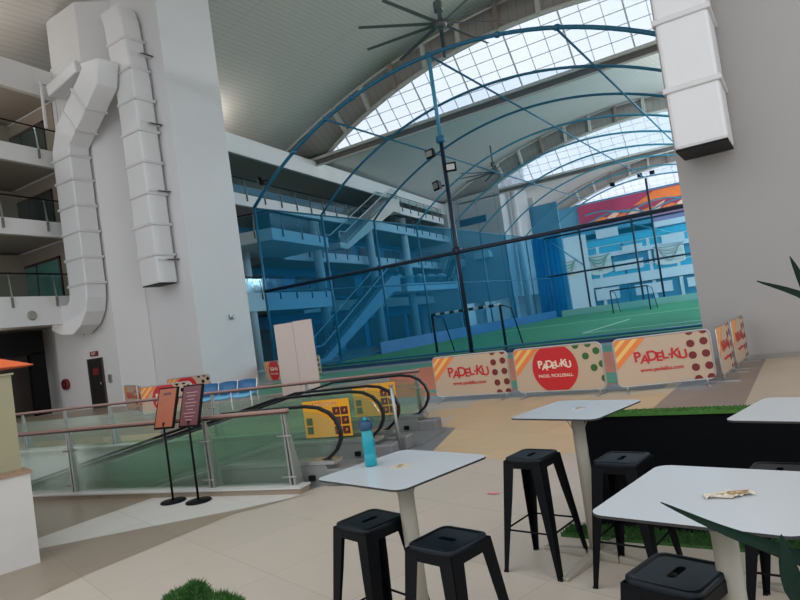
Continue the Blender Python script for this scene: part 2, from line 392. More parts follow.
for x0 in (11.0,): tb.box((14.0,7.0,.03),(14.09,17,.036),1); tb.box((3,21.9,.03),(20,22.0,.036),1); tb.box((14,7,.03),(20,7.1,.036),1)
tb.box((-.05,-.25,0),(22.9,-.1,.16),2)
struct(tb, 'floor_turf', ['turf','lineswhite','bluestrip'], 'green artificial turf pitch inside the blue cage')
# pit below the opening
pb = MB()
pb.add([(*E(HU0,HV0),0),(*E(HU1,HV0),0),(*E(HU1,HV0),-3.6),(*E(HU0,HV0),-3.6)], [(0,1,2,3)], 1)
pb.add([(*E(HU0,HV1),0),(*E(HU1,HV1),0),(*E(HU1,HV1),-3.6),(*E(HU0,HV1),-3.6)], [(0,1,2,3)], 0)
pb.add([(*E(HU1,HV0),0),(*E(HU1,HV1),0),(*E(HU1,HV1),-3.6),(*E(HU1,HV0),-3.6)], [(0,1,2,3)], 1)
pb.add([(*E(HU0,HV0),-3.6),(*E(HU1,HV0),-3.6),(*E(HU1,HV1),-3.6),(*E(HU0,HV1),-3.6)], [(0,1,2,3)], 1)
struct(pb, 'wall_pit', ['wall','f_brown'], 'lining of the floor opening for the moving walks')

# ------------------------------------------------------------------ roof: three conoid shells with north lights
def zedge(x): return 15.4+4.9*max(0, 1-((x-11.5)/21.)**2)
def zarc(x): return 15.5+3.0*max(0, 1-((x-11.5)/17.2)**2)
xs = [-9.5+i*.97 for i in range(45)]
for k, yb in enumerate((14.4, 43.4, 72.4)):
    ys, ye = yb-28.2, yb-2.1
    sh = MB()
    if k == 0: ys = -20.
    ex = .11 if k == 0 else 1.
    sh.grid(lambda x, v: (x, ys+(ye-ys)*v, 15.5+(zedge(x)-15.5)*v**ex), [-19]+xs, [0,.02,.05,.1,.17,.25,.35,.5,.65,.8,.9,1] if k == 0 else [i/12 for i in range(13)])
    struct(sh, 'ceiling', 'ceil', ['curved pale metal ceiling above the front atrium','curved pale metal ceiling above the cage','curved pale metal ceiling at the far end'][k], solid=.12)
    wp = bpy.data.objects.new('window_%d' % (k+1), None); COL.objects.link(wp); wp.location = (11.5, yb, 15.5)
    wp['kind'] = 'structure'; wp['label'] = ['nearest arched skylight','middle arched skylight','farthest arched skylight'][k]; wp['category'] = 'window'
    L0 = (11.5, yb, 15.5)
    def loc(p): return (p[0]-L0[0], p[1]-L0[1], p[2]-L0[2])
    def sl(x, v): z = 15.5+(zarc(x)-15.5)*v; return (x, yb-.8*(z-15.5), z)
    gx = [-5.7+i*1.15 for i in range(31)]; gxb = [-19,-9.5,-8,-6.9]+gx+[30.2,32.5]
    g = MB(); g.grid(lambda x, v: loc(sl(x, v)), gx, [0, .5, 1]); g.build('glass', 'skyglass', wp)
    br = MB()
    for i, x in enumerate(gx[1:-1]):
        top = sl(x, 1)
        br.rect_sweep([loc((x, yb, 15.5)), loc(top)], .09 if i % 3 == 1 else .03, .08, 0)
    zz = .6
    while zz < 3.0:
        hw = 17.2*math.sqrt(1-zz/3.0)
        br.rect_sweep([loc((11.5-hw, yb-.8*zz, 15.5+zz)), loc((11.5+hw, yb-.8*zz, 15.5+zz))], .03, .04, 0); zz += .62
    br.build('glazing_bars', 'white', wp)
    ch = MB(); ch.tube([loc(sl(x, 1)) for x in gx], .16, 8, 0); ch.tube([loc((x, ye, zedge(x)-.1)) for x in xs], .10, 8, 0); ch.build('arched_chord', 'rib', wp)
    bh = MB(); bh.grid(lambda x, v: loc(tuple(Vector(sl(x, 1) if -5.7 < x < 28.7 else (x, yb, 15.45)).lerp(Vector((x, ye, zedge(x))), v))), gxb, [0, .5, 1]); bh.build('bulkhead', 'bulkhead', wp, solid=.06)
    ps = MB()
    for i in range(1, 13):
        x = -5.7+i*2.65
        if x > 28: break
        a_, b_ = Vector(loc(sl(x, 1))), Vector(loc((x, ye, zedge(x)))); ps.rect_sweep([a_+Vector((0,-.15,0)), b_+Vector((0,-.15,-.1))], .26, .3, 0 if i % 3 else 1)
    ps.build('bulkhead_posts', ['rib','ribrust'], wp)
    gb = MB(); gb.box((-19-L0[0],-.1,-.55),(33-L0[0],.35,-.02),1); gb.box((-9.5-L0[0],-.32,-.22),(33-L0[0],-.14,-.02),0); gb.box((-9.5-L0[0],-.2,-.72),(33-L0[0],-.08,-.60),0)
    gb.build('eaves_gutter', ['rib','gutter'], wp)

# ------------------------------------------------------------------ walls
tw = MB(); tw.prism([(-2.4,-7),(2.9,-7),(2.9,-4.1),(-2.4,-4.1)], 0, 19.0)
struct(tw, 'wall_left', 'wall_tower', 'tall white tower wall carrying the shorter duct')
w1 = MB(); w1.prism([(-9,-8),(-1.15,-8),(-.15,-7.02),(-9,-7.02)],0,15.3,0); w1.prism([(-3.45,-8),(-1.15,-8),(-.15,-7.02),(-3.45,-7.02)],15.3,17.6,0); w1.box((-3.5,-8.04,3.0),(-3.42,-7.9,15.4),0)
struct(w1, 'wall_back', 'wall', 'white wall behind the long duct with the black door')
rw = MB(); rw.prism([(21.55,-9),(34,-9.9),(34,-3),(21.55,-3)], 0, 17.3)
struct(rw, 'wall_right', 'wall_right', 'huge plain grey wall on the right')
sk = MB(); sk.seg((21.53,-9.03),(34,-9.93),.02,0,.10,0,off=-.02); struct(sk, 'baseboard_right', 'steeldull', 'thin grey skirting along the right wall')

# galleries on the left --------------------------------------------------
def G(s, off=0.):   # point on the gallery front at Y=s, off metres inward (to -X)
    return (-4.637-.1524*s-off, s)
def gslab(s0, s1, z0, z1, depth=7., off=0.):
    m = MB(); p, q = G(s0, off), G(s1, off); r, t = G(s1, off+.25), G(s0, off+.25); u, w = G(s1, off+depth), G(s0, off+depth)
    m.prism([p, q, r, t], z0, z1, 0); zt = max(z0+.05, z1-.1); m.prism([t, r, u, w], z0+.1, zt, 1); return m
nslab = 0
def slab(lab, *a, **k):
    global nslab; nslab += 1
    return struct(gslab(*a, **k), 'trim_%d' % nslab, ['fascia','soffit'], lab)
for nm, s0, s1 in (('near left', -30, -8.05), ('behind the tower', -4.0, 43)):
    slab('deep white roof beam of the galleries, '+nm, s0, s1, 13.95, 15.2)
slab('first gallery slab, left of the tower', -30, -8.05, 3.83, 5.05)
slab('second gallery slab, left of the tower', -30, -8.05, 7.63, 8.3)
slab('third gallery slab, left of the tower', -30, -8.05, 10.75, 11.5)
slab('first gallery slab, right of the tower', -4.0, 14.2, 3.83, 5.0)
slab('first gallery slab, set back beyond the stairs', 14.2, 43, 3.7, 4.6, off=3.2)
slab('second gallery slab, right of the tower', 9.9, 43, 7.55, 8.3, off=1.2)
slab('third gallery slab, right of the tower', -4.0, 43, 10.6, 11.35)
slab('upper landing slab beside the roof', 23.5, 41, 12.5, 13.2, depth=4., off=-.4)
pr = MB(); pr.prism([(-3.6,-4),(-3.78,2.2),(-1.7,2.9),(-3.25,9.9),(-7.3,9.9),(-8,-4)], 7.65, 8.35, 0)
nslab += 1; struct(pr, 'trim_%d' % nslab, ['fascia'], 'pointed second floor balcony slab behind the tower')
# back walls of galleries with shopfronts
bk = MB()
for z0, z1 in ((5.05,7.6),(8.3,10.7),(11.5,13.95)):
    bk.seg(G(-30, 4.2), G(-8.05, 4.2), .2, z0, z1, 0)
    bk.seg(G(-4, 5), G(43, 5), .2, z0, z1, 2)
    bk.seg(G(-15, 4.15), G(-9.6, 4.15), .05, z0+.1, z1-.55, 1 if z0 != 5.05 else 3, off=-.06)
    for s in range(-2, 40, 6): bk.seg(G(s, 4.95), G(s+4.2, 4.95), .05, z0+.1, z1-.6, 1, off=-.06)
bk.seg(G(-30, 4.2), G(-8.05, 4.2), .2, 0, 3.8, 4); bk.seg(G(-4, 5), G(43, 5), .2, 0, 3.8, 2)
for s in range(-2, 40, 5): bk.seg(G(s, 4.95), G(s+3.9, 4.95), .05, .1, 2.8, 1, off=-.06)
for z0, z1, gi in ((5.0,7.65,3),(8.25,10.75,1),(11.45,13.95,1)):
    bk.box((-9,-8.05,z0),(-3.75,-8.0,z1),0); bk.box((-8.7,-8.09,z0+.1),(-4.5,-8.05,z1-.7),gi); bk.box((-4.62,-8.11,z0),(-4.5,-8.05,z1-.6),4); bk.box((-8.7,-8.11,z1-.72),(-4.5,-8.05,z1-.6),4); bk.box((-6.6,-8.11,z0),(-6.5,-8.05,z1-.7),4)
struct(bk, 'wall_gallery', ['brown','shopglass','blue_wall','tealglass','darkbrown'], 'shopfront walls at the back of the galleries')
en = MB(); en.box((-19,42.9,0),(-10.9,43.2,15.3),0); en.seg(G(-30,7.1),G(-8.05,7.1),.2,0,15.4); en.seg(G(-8,7.1),G(43,7.1),.2,0,15.4); en.box((-19,53,0),(36,53.01,.01),0); en.box((-16,52.7,0),(-3.6,52.9,15.3),0)
struct(en, 'wall_end', ['fascia'], 'pale end wall of the left galleries')

def railing(lab, pts, z, h=1.05, step=1.9, clipz=.45, grp='glass railings along the gallery edges', groups=True):
    L0 = (pts[0][0], pts[0][1], z)
    t = thing('gallery_railing', lab, 'railing', L0)
    rel = [(p[0]-L0[0], p[1]-L0[1]) for p in pts]
    gm, hm = MB(), MB()
    for p, q in zip(rel[:-1], rel[1:]): gm.seg(p, q, .012, .0, h-.12)
    hm.tube([(p[0], p[1], h) for p in rel], .035, 8)
    gm.build('glass_panel', 'gglass', t); hm.build('handrail', 'black', t)
    first = None; cnt = 0
    for p, q in zip(rel[:-1], rel[1:]):
        p, q = Vector(p), Vector(q); n = max(1, int((q-p).length/step)); d = (q-p).normalized()
        for i in range(n):
            c = p+(q-p)*((i+.5)/n)
            if first is None:
                m = MB(); m.hexa([(-.03,-.03,-clipz),(.03,-.03,-clipz),(.03,.06,-clipz),(-.03,.06,-clipz)], [(-.03,-.03,-.05),(.03,-.03,-.05),(.03,.06,-.05),(-.03,.06,-.05)], 1)
                m.hexa([(-.02,-.03,-.05),(.02,-.03,-.05),(.02,.06,-.05),(-.02,.06,-.05)], [(-.015,.10,h),(.015,.10,h),(.015,.14,h),(-.015,.14,h)], 0)
                first = m.build('post', ['steel','gutter'], t); o = first
            else:
                o = first.copy(); COL.objects.link(o); o.parent = t
            nrm = Vector((d.y, -d.x)); o.location = (c.x+nrm.x*.06, c.y+nrm.y*.06, 0); o.rotation_euler = (0, 0, math.atan2(d.y, d.x)); cnt += 1
    return t
for lab, a_, b_, z in (('lowest glass gallery railing left of the long duct', -16, -8.2, 5.05), ('middle glass gallery railing left of the long duct', -16, -8.2, 8.3), ('top glass gallery railing left of the long duct', -16, -8.2, 11.5)):
    railing(lab, [G(a_), G(b_)], z, h=.95)
railing('lowest gallery railing right of the white tower', [G(-3.6), G(14)], 5.0, h=1.)
railing('top gallery railing right of the white tower', [G(-3.6), G(23)], 11.35, h=1.)
railing('railing around the pointed second floor balcony', [(-3.6,-3.6),(-3.76,2.2),(-1.7,2.9),(-3.25,9.8)], 8.35, h=1.)
railing('second floor railing behind the far columns', [G(10.2,1.2), G(42,1.2)], 8.3, h=1.)
railing('third floor railing near the grey block', [G(27), G(42)], 11.35, h=1.)
railing('highest railing on the landing under the roof', [G(26,-.4), G(40.5,-.4)], 13.2, h=1.)
# round columns
def column(s, off, z1, lab, r=.36, xy=None):
    p = xy or G(s, off); m = MB(); m.lathe([(r,0),(r,z1)], 20); m.lathe([(r+.06,0),(r+.06,.15)], 20)
    return tag(m.build('round_column', 'wall', loc=(p[0], p[1], 0)), lab, 'column', None)
column(4.4, .45, 7.6, 'white round column just right of the tower, left of the cage corner')
column(13.4, .5, 10.5, 'white round column behind the blue net, left of the lower escalator')
column(22.6, .5, 12.4, 'white round column rising behind the top of the lower escalator')
column(30.5, .5, 12.4, 'white round column between the two stacked balconies near the grey block', r=.4)

# escalators up the galleries
def escalator(lab, p, q, z0, z1, w, th, cl):
    p, q = Vector(p), Vector(q); d = q-p; ln = d.length; dn = d.normalized(); n = Vector((dn.y, -dn.x))
    t = thing('escalator', lab, 'escalator', (p.x, p.y, z0), math.atan2(dn.y, dn.x))
    H = z1-z0
    b = MB(); b.plate([(-1.2,-.35),(0,-.35-.0),(ln,H-th+.3),(ln+1.6,H-th+.3),(ln+1.6,H+.05),(ln,H+.05),(0,.1),(-1.2,.1)], -w, 0, 0); b.build('truss', cl, t)
    s = MB(); k = 24
    for i in range(k): s.box((ln*i/k, -w+.25, H*i/k+.1), (ln*(i+1)/k, -.25, H*(i+1)/k+.12), 0)
    s.build('steps', 'tread', t)
    for y in (-w+.06, -.06):
        g = MB(); g.plate([(-1,.1),(0,.1),(ln,H+.05),(ln+1.4,H+.05),(ln+1.4,H+.9),(ln,H+.9),(0,.95),(-1,.9)], y-.008, y+.008); g.build('balustrade', 'gglass', t)
        h = MB(); h.rect_sweep([(-1.1,y,.5),(-1.0,y,.95),(0,y,1.0),(ln,y,H+.95),(ln+1.4,y,H+.95),(ln+1.5,y,H+.5)], .08, .05, 0, side=(0,1,0)); h.build('handrail', 'white', t)
    return t
escalator('beige clad escalator climbing to the top gallery behind the net', G(14.6,-.1), G(24.2,-.1), 8.4, 13.2, 1.5, 1.5, 'escal')
escalator('grey blue escalator rising from the ground beside the pitch', G(8.6,-.4), G(21.0,-.4), .1, 5.9, 1.6, 1.6, 'escalblue')
escalator('far escalator in front of the grey block', G(37.3,-.3), G(41.5,-.3), 5.0, 8.2, 1.4, 1.2, 'escalblue')
# small projecting balcony with white things on it
t = thing('balcony_box', 'small white projecting balcony loaded with white tables and chairs', 'balcony', (*G(31,0), 4.65))
m = MB(); m.box((0,-5.5,0),(2.2,5.2,.75)); m.build('slab', 'white', t)
m = MB(); m.box((2.14,-5.5,.75),(2.16,5.2,1.6)); m.build('glass_panel', 'gglass', t)
for i in range(9):
    q = MB(); q.lathe([(.02,0),(.02,.7),(.50,.72),(.25,.95),(.02,1.05)], 10)
    tag(q.build('white_parasol', 'carwhite', loc=(G(31)[0]+.9+.35*(i%2), 26.4+i*1.08, 5.4)), 'small white parasol standing in the row on the projecting balcony', 'parasol', 'white parasols crowded on the projecting balcony')

# grey block behind the cage
gbk = MB(); gbk.box((-11.1,43.2,3.0),(-4.1,52,19),0); gbk.box((-5.0,43.6,0),(-4.2,44.4,3.0),0); gbk.box((-10.6,46,0),(-9.6,47,3),0)
struct(gbk, 'wall_block', ['greyblock'], 'windowless grey panelled block hanging behind the far left of the cage')
sg = MB(); sg.box((-9.5,43.05,12.1),(-6.1,43.19,12.9),0)
tag(sg.build('blue_sign_band', 'blueframe'), 'narrow blue sign band on the grey panelled block', 'sign')
lb = thing('bracket_lamp', 'white boxy lamp bracket low on the grey panelled block', 'lamp', (-7.0, 43.19, 7.9))
m = MB(); m.box((-1.0,-.9,0),(1.0,0,.5)); m.build('housing', 'white', lb); m = MB(); m.box((-.9,-.8,.5),(.9,-.1,.8)); m.build('lid', 'carwhite', lb)
column(0, 0, 16.5, 'slim white column at the right edge of the grey block', r=.4, xy=(-3.4, 45.5))

# ------------------------------------------------------------------ far end of the hall
fw = MB(); fw.box((-16,72,0),(36,72.6,15.9),0)
for z0, z1, mi in ((2.9,4.3,1),(7.2,7.9,1),(9.0,9.9,2),(10.2,11.0,1)): fw.box((-10,71.4,z0),(36,72,z1),mi)
for z0 in (2.82,7.12): fw.box((-10,71.38,z0),(36,71.5,z0+.12),4)
for z0 in (4.3,7.9): fw.box((-10,71.5,z0),(36,71.56,z0+.9),2); fw.box((-10,71.36,z0+.95),(36,71.42,z0+1.05),1)
for i in range(12): fw.box((-9+i*3.6,71.45,0),(-8.6+i*3.6,71.9,9),1 if i % 3 else 5)
fw.box((-3.6,71.5,11.0),(36,72,15.6),3); fw.box((-3.6,71.4,9.9),(6.6,71.7,12.0),0)
struct(fw, 'wall_far', ['blue_wall','white','cyan','purple','navyframe','blueframe'], 'blue far wall of the hall with white floor bands and a purple upper part')
for i, (x, z, w, h) in enumerate(((0.2,10.1,3.2,1.2),(3.4,7.4,2.8,.9),(9.,7.6,3,1.2),(2.6,4.9,4,1.3),(-1.0,1.0,3.4,1.6),(5.5,1.0,5,1.4),(12,1.2,4,1.2))):
    m = MB(); m.box((-w/2,-.2,0),(w/2,0,h)); m.box((-w/2-.1,-.25,h),(w/2+.1,0,h+.1))
    tag(m.build('white_shop_panel', 'white', loc=(x,71.34,z)), ['white panel high under the purple wall','white panel between the two draped banners','white panel below the right draped banner','white panel above the lowest white band','pale panel at pitch level on the far left','long pale panel at pitch level behind the far goal','pale panel at pitch level at the far right'][i], 'panel')
# orange mural with waves
mu = thing('mural', 'orange and purple mural with flame shapes high on the far wall', 'mural', (-3.6,71.49,12.3))
m = MB(); m.box((0,-.06,0),(26,0,3.2)); m.build('board', mat('mural_ground', (.34,.05,.13), .6, var=.5, scale=.25), mu)
m = MB()
for i in range(14):
    x = 2+i*1.6; m.plate([(x,.3),(x+1.2,.1),(x+2.4,.5+.5*(i%3)),(x+1.6,.9+.35*(i%2)),(x+.6,.7)], -.10,-.06, i%2)
m.plate([(8,1.6),(26,1.7),(26,3.1),(11,3.1)], -.09,-.06, 0)
m.build('flame_shapes', [mat('mural_orange', (.85,.22,.06), .6, var=.3, scale=.8), mat('mural_pale', (.88,.58,.45), .6, var=.4, scale=.8)], mu)
m = MB()
for k in range(2): m.tube([(1+i*.8, -.14, .3+.5*k+1.0*abs(math.sin(i*.28+k))) for i in range(28)], .12, 6)
m.build('curved_line', 'bluelight', mu)
# draped banners
def drape(x, z, w, h, lab, green, y0=71.45):
    t = thing('draped_banner', lab, 'banner', (x,y0,z))
    m = MB(); m.grid(lambda u, v: (w*(u-.5), -.12-.1*math.sin(v*14+u*4), h*v*(1)-.0-.45*h*(1-v)*math.sin(PI*u)*.3), [i/16 for i in range(17)], [i/20 for i in range(21)]); m.build('cloth', 'drape', t, solid=.02)
    for k in range(5):
        y = .2+.17*k; m = MB(); m.tube([(w*(u/14-.5)*(1-.06*k), -.26, h*(1.02-(.10+.20*k)*math.sin(PI*u/14))) for u in range(15)], .07*h/3+.02, 6); m.build('fold', 'drapegreen' if green and k in (1,2) else 'soffit', t)
drape(-6.2,5.2,3.2,2.4,'pale draped banner leftmost on the far wall beside the dark blue net', True, 71.0)
drape(-1.6,5.1,3.6,2.6,'green striped draped banner in the middle of the far wall', True)
drape(8.2,5.0,4.0,2.4,'white draped banner at the right of the far wall', False)
# score board on the left of the far side
sb = thing('score_board', 'white panelled board with horizontal rows beside the dark blue net', 'board', (-2.5,51,2.4))
m = MB(); m.box((-1.5,-.1,0),(1.5,0,3.0)); m.build('panel', 'white', sb)
for k in range(5): m = MB(); m.box((-1.5,-.13,.45+k*.5),(1.5,-.1,.50+k*.5)); m.build('row_line', 'steeldull', sb)
for k in (-1.2,1.2): m = MB(); m.box((k-.06,0,-2.4),(k+.06,.1,0)); m.build('leg', 'steel', sb)
sw = MB(); sw.box((-4.2,52.2,0),(-.6,52.6,14)); struct(sw, 'wall_side', 'blue_wall', 'blue wall strip right of the grey block')
dp = MB(); dp.box((-9.5,71.0,0),(-3.0,71.4,11.2)); struct(dp, 'wall_pale', 'white', 'pale wall behind the far left net')
for i, x in enumerate((-1.9,-.35)):
    m = MB(); m.grid(lambda u, v: (x+1.5*u, 45.2+.12*math.sin(u*16), 9.2*v), [j/24 for j in range(25)], [0,.5,1])
    tag(m.build('hanging_net', 'net_dense', solid=.02), ['tall dark blue net curtain left of the pale wall','tall dark blue net curtain nearest the far cage corner'][i], 'net')
# floats / hoardings around the pitch
def hoard(name, lab, a_, b_, h, mt):
    m = MB(); m.seg((0,0), (b_[0]-a_[0], b_[1]-a_[1]), .08, .03, h); return tag(m.build(name, mt, loc=(a_[0],a_[1],0)), lab, 'hoarding')
hoard('pitch_hoarding', 'low blue hoarding along the left side of the pitch', (.5,9), (.5,43), .8, mat('blue_hoarding', (.015,.12,.30), .5, var=.3, scale=.8))
hoard('pitch_hoarding', 'pale green hoarding along the far end of the pitch', (1,43.3), (22,43.3), .7, mat('mint_hoarding', (.30,.55,.48), .5))
def goal(lab, a_, b_, h, mt, dash=False, back=1.0):
    a_, b_ = Vector(a_), Vector(b_); d = (b_-a_).normalized(); w = (b_-a_).length
    t = thing('football_goal', lab, 'goal', (a_.x,a_.y,.03), math.atan2(d.y,d.x))
    for x in (0, w): m = MB(); m.tube([(x,0,0),(x,0,h)], .06, 10); m.build('post', mt, t)
    m = MB()
    if dash:
        n = 14
        for i in range(n): m.tube([(w*i/n,0,h),(w*(i+1)/n,0,h)], .065, 10, i%2)
        m.build('crossbar', [mt,'white'], t)
    else: m.tube([(0,0,h),(w,0,h)], .06, 10); m.build('crossbar', mt, t)
    for x in (0, w): m = MB(); m.tube([(x,0,h),(x,back*.6,h*.9),(x,back,0)], .03, 8); m.build('back_stay', mt, t)
    m = MB(); m.grid(lambda u, v: (w*u, back*(1-v**2*.9), h*v), [0,1], [i/6 for i in range(7)]); m.build('net', 'net_front', t)
goal('near goal with black and white dashed crossbar just inside the net', (8.45,2.23), (12.5,1.1), 1.95, 'blackmetal', True, 1.2)
goal('small far goal in front of the far cage end', (9.2,32.5), (12.6,31.0), 2.0, 'navyframe')

# ------------------------------------------------------------------ sports cage
cg = thing('sports_cage', 'blue tubular arched sports cage hung with blue netting over the pitch', 'cage', (11.4,0,0))
def cl(x, y, z): return (x-11.4, y, z)
Rc = (11.4**2+4.15**2)/(2*4.15)
def arch_pts(y, n=40):
    o = []
    for i in range(n+1):
        x = 22.8*i/n; dx = x-11.4; z = 13.05-(Rc-math.sqrt(Rc*Rc-dx*dx)); o.append(cl(x, y, z))
    return o
for k in range(9):
    m = MB(); m.tube(arch_pts(5.5*k), .09 if k == 0 else .072, 8); m.build('arch', 'blueframe' if k < 3 else 'bluelight', cg)
    for x in (0, 22.8):
        m = MB(); m.tube([cl(x,5.5*k,0), cl(x,5.5*k,8.9)], .075, 8); m.box(tuple(Vector(cl(x,5.5*k,0))-Vector((.2,.2,0))), tuple(Vector(cl(x,5.5*k,.05))+Vector((.2,.2,0)))); m.build('post', 'blueframe', cg)
for x in (0, 22.8):
    for z in (8.87, 4.43):
        m = MB(); m.tube([cl(x,0,z), cl(x,44,z)], .05, 8); m.build('side_rail', 'blueframe', cg)
    m = MB(); m.tube([cl(x,0,.12), cl(x,44,.12)], .06, 8); m.build('side_rail', 'blueframe', cg)
for x, z in ((5.46,12.0),(11.4,13.05),(17.0,12.05)):
    m = MB(); m.tube([cl(x,0,z), cl(x,44,z)], .05, 8); m.build('purlin', 'blueframe', cg)
m = MB(); m.tube([cl(11.4,0,0), cl(11.4,0,9.3)], .095, 8); m.build('centre_post', 'navyframe', cg)
m = MB(); m.tube([cl(11.4,0,9.3), cl(11.4,0,13.0)], .09, 8); m.build('centre_post', 'bluelight', cg)
m = MB(); m.tube([cl(0,0,4.45), cl(22.8,0,4.45)], .085, 8); m.build('front_beam', 'navyframe', cg)
m = MB(); m.tube([cl(0,0,.25), cl(22.8,0,.25)], .05, 8); m.build('front_beam', 'blueframe', cg)
for x in (4.0, 9.5, 11.5, 17.0): m = MB(); m.tube([cl(x,44,0), cl(x,44,9.2 if x != 11.5 else 12.9)], .11, 8); m.build('far_post', 'navyframe', cg)
for z in (4.6, 8.87): m = MB(); m.tube([cl(0,44,z), cl(22.8,44,z)], .10, 8); m.build('far_beam', 'navyframe', cg)
for (x0, z0, x1, z1) in ((4.0,5.2,.3,8.8),(9.5,8.6,13,7),(17,8.8,20,6.2)):
    m = MB(); m.tube([cl(x0,44,z0), cl(x1,44,z1)], .07, 8); m.build('brace', 'bluelight', cg)
# nodes on the first arch
for x in (3.2,5.46,7.15,11.4,14.6,17.0):
    dx = x-11.4; z = 13.05-(Rc-math.sqrt(Rc*Rc-dx*dx)); m = MB(); m.lathe([(.10,-.1),(.14,-.07),(.14,.07),(.10,.1)], 12, c=cl(x,0,z)); m.build('arch_joint', 'blueframe', cg)
m = MB(); m.lathe([(.10,-.17),(.20,-.12),(.20,.12),(.10,.17)], 14, c=cl(11.4,0,9.35)); m.build('arch_joint', 'blueframe', cg)
m = MB(); m.lathe([(.10,-.17),(.20,-.12),(.20,.12),(.10,.17)], 14, c=cl(11.4,0,4.5)); m.build('arch_joint', 'navyframe', cg)
m = MB(); m.grid(lambda u, v: cl(-.03+.05*math.sin(u*1.7), u, v), [i*1.0 for i in range(45)], [.15,4.4,8.85]); m.build('side_netting', 'net_side', cg)
m = MB(); m.grid(lambda u, v: cl(22.83, u, v), [0,22,44], [.15,4.4,8.85]); m.build('side_netting', 'net_far', cg)
m = MB(); m.grid(lambda u, v: cl(u, .14, v), [i*1.9 for i in range(13)], [.2,2.3,4.4]); m.build('front_netting', 'net_front', cg)
m = MB(); m.grid(lambda u, v: cl(u, 44.1+.1*math.sin(u), v), [i*1.9 for i in range(13)], [.15,4.5,8.85]); m.build('far_netting', 'net_far', cg)
def rp(u, v): x = 22.8*u; dx = x-11.4; return cl(x, v, 13.12-(Rc-math.sqrt(Rc*Rc-dx*dx)))
m = MB(); m.grid(rp, [i/24 for i in range(25)], [5.5,16.5,27.5,44]); m.build('roof_netting', 'net_roof', cg)

def floodlight(lab, x, y, z, rz, s=.24):
    t = thing('floodlight', lab, 'floodlight', (x,y,z), rz)
    m = MB(); m.hexa([(-s,-.10,-s*.8),(s,-.10,-s*.8),(s*.7,.08,-s*.6),(-s*.7,.08,-s*.6)], [(-s,-.16,s*.8),(s,-.16,s*.8),(s*.7,.04,s*.6),(-s*.7,.04,s*.6)]); m.build('housing', 'blackmetal', t)
    m = MB(); m.box((-s*.7,-.18,-s*.5),(s*.7,-.14,s*.5)); m.build('lens', 'steel', t)
    m = MB(); m.tube([(0,.05,0),(0,.3,0)], .04, 8); m.build('bracket', 'blackmetal', t)
floodlight('upper square floodlight on the cage centre post', 11.05,-.35,8.75,R(-15))
floodlight('middle square floodlight on the cage centre post', 11.85,-.35,7.95,R(25))
floodlight('lower square floodlight on the cage centre post', 11.15,-.35,7.35,R(-30))
floodlight('black floodlight hanging off the first arch near its left foot', 1.2,-.42,10.0,R(-60))
for i, x in enumerate((8.2,11.0,12.2,15.0)):
    q = MB(); q.box((-.22,-.15,-.18),(.22,.15,.18)); dx = x-11.4
    tag(q.build('floodlight', 'blackmetal', loc=(x,44,13.35-(Rc-math.sqrt(Rc*Rc-dx*dx)))), 'tiny dark floodlight perched on the farthest arch', 'floodlight', 'floodlights on the farthest arch')

# ceiling fans
def fan(lab, x, y, z, ztop, r, ph, n=10):
    t = thing('ceiling_fan', lab, 'fan', (x,y,z))
    m = MB(); m.lathe([(.12,-.18),(.26,-.14),(.30,0),(.24,.12),(.12,.2)], 18); m.build('hub', 'fanblade', t)
    m = MB(); m.tube([(0,0,.1),(0,0,ztop-z)], .07, 10); m.lathe([(.2,.55),(.2,.95)], 14); m.build('downrod', 'fanblade', t)
    for i in range(n):
        a = ph+2*PI*i/n; m = MB()
        m.hexa([(.25,-.09,-.02),(r,-.07,-.035),(r,.07,.005),(.25,.09,.02)], [(.25,-.09,.0),(r,-.07,-.015),(r,.07,.025),(.25,.09,.04)])
        o = m.build('blade', 'fanblade', t); o.rotation_euler = (0,0,a)
fan('large many-bladed grey ceiling fan hanging above the front arch', 12.0,.4,14.35,19.2,3.6,R(8))
fan('distant large ceiling fan seen through the arches', .9,30.6,14.5,17,3.6,R(20))

# ------------------------------------------------------------------ ducts
def duct(name, lab, pts, w, d, bands, side=(1,0,0), endm=True):
    """rectangular wrapped duct through pts (x,y,z); side = direction of its width"""
    L0 = Vector((pts[0][0], pts[0][1], min(p[2] for p in pts)))
    t = thing(name, lab, 'duct', tuple(L0))
    rel = [Vector(p)-L0 for p in pts]
    m = MB(); m.rect_sweep(rel, w, d, 0, side=side); m.build('casing', 'duct', t, bevel=.07)
    for (c, dr) in bands:
        c = Vector(c)-L0; dr = Vector(dr).normalized()
        m = MB(); m.rect_sweep([c-dr*.06, c+dr*.06], w+.10, d+.10, 0, side=side); m.build('band', 'ductband', t, bevel=.03)
    return t
Z = Vector((0,0,1))
# tower duct: comes down the tower front
b = [((1.6,-7.56,z), Z) for z in (5.9,7.15,8.4,9.7,11.0,12.3)]+[((1.5,-7.56,13.6), Z),((1.37,-7.56,14.9), Z)]
t = duct('tower_duct', 'white wrapped air duct hanging down the tower, open at its lower end', [(1.6,-7.56,4.75),(1.55,-7.56,13.2),(1.35,-7.56,15.0),(1.28,-7.56,15.8),(1.1,-7.56,16.4)], 1.19, .88, b)
m = MB(); m.box((-.55,-.40,-.03),(.55,.40,.01)); m.build('mouth_shade', 'black', t)  # black sheet stands in for the shade inside the open duct end
for z in (.9,3.7,6.5,9.4): m = MB(); m.box((.62,-.1,z),(.80,.5,z+.05)); m.box((.76,-.46,z),(.80,.5,z+.04)); m.build('wall_bracket', 'ductband', t)
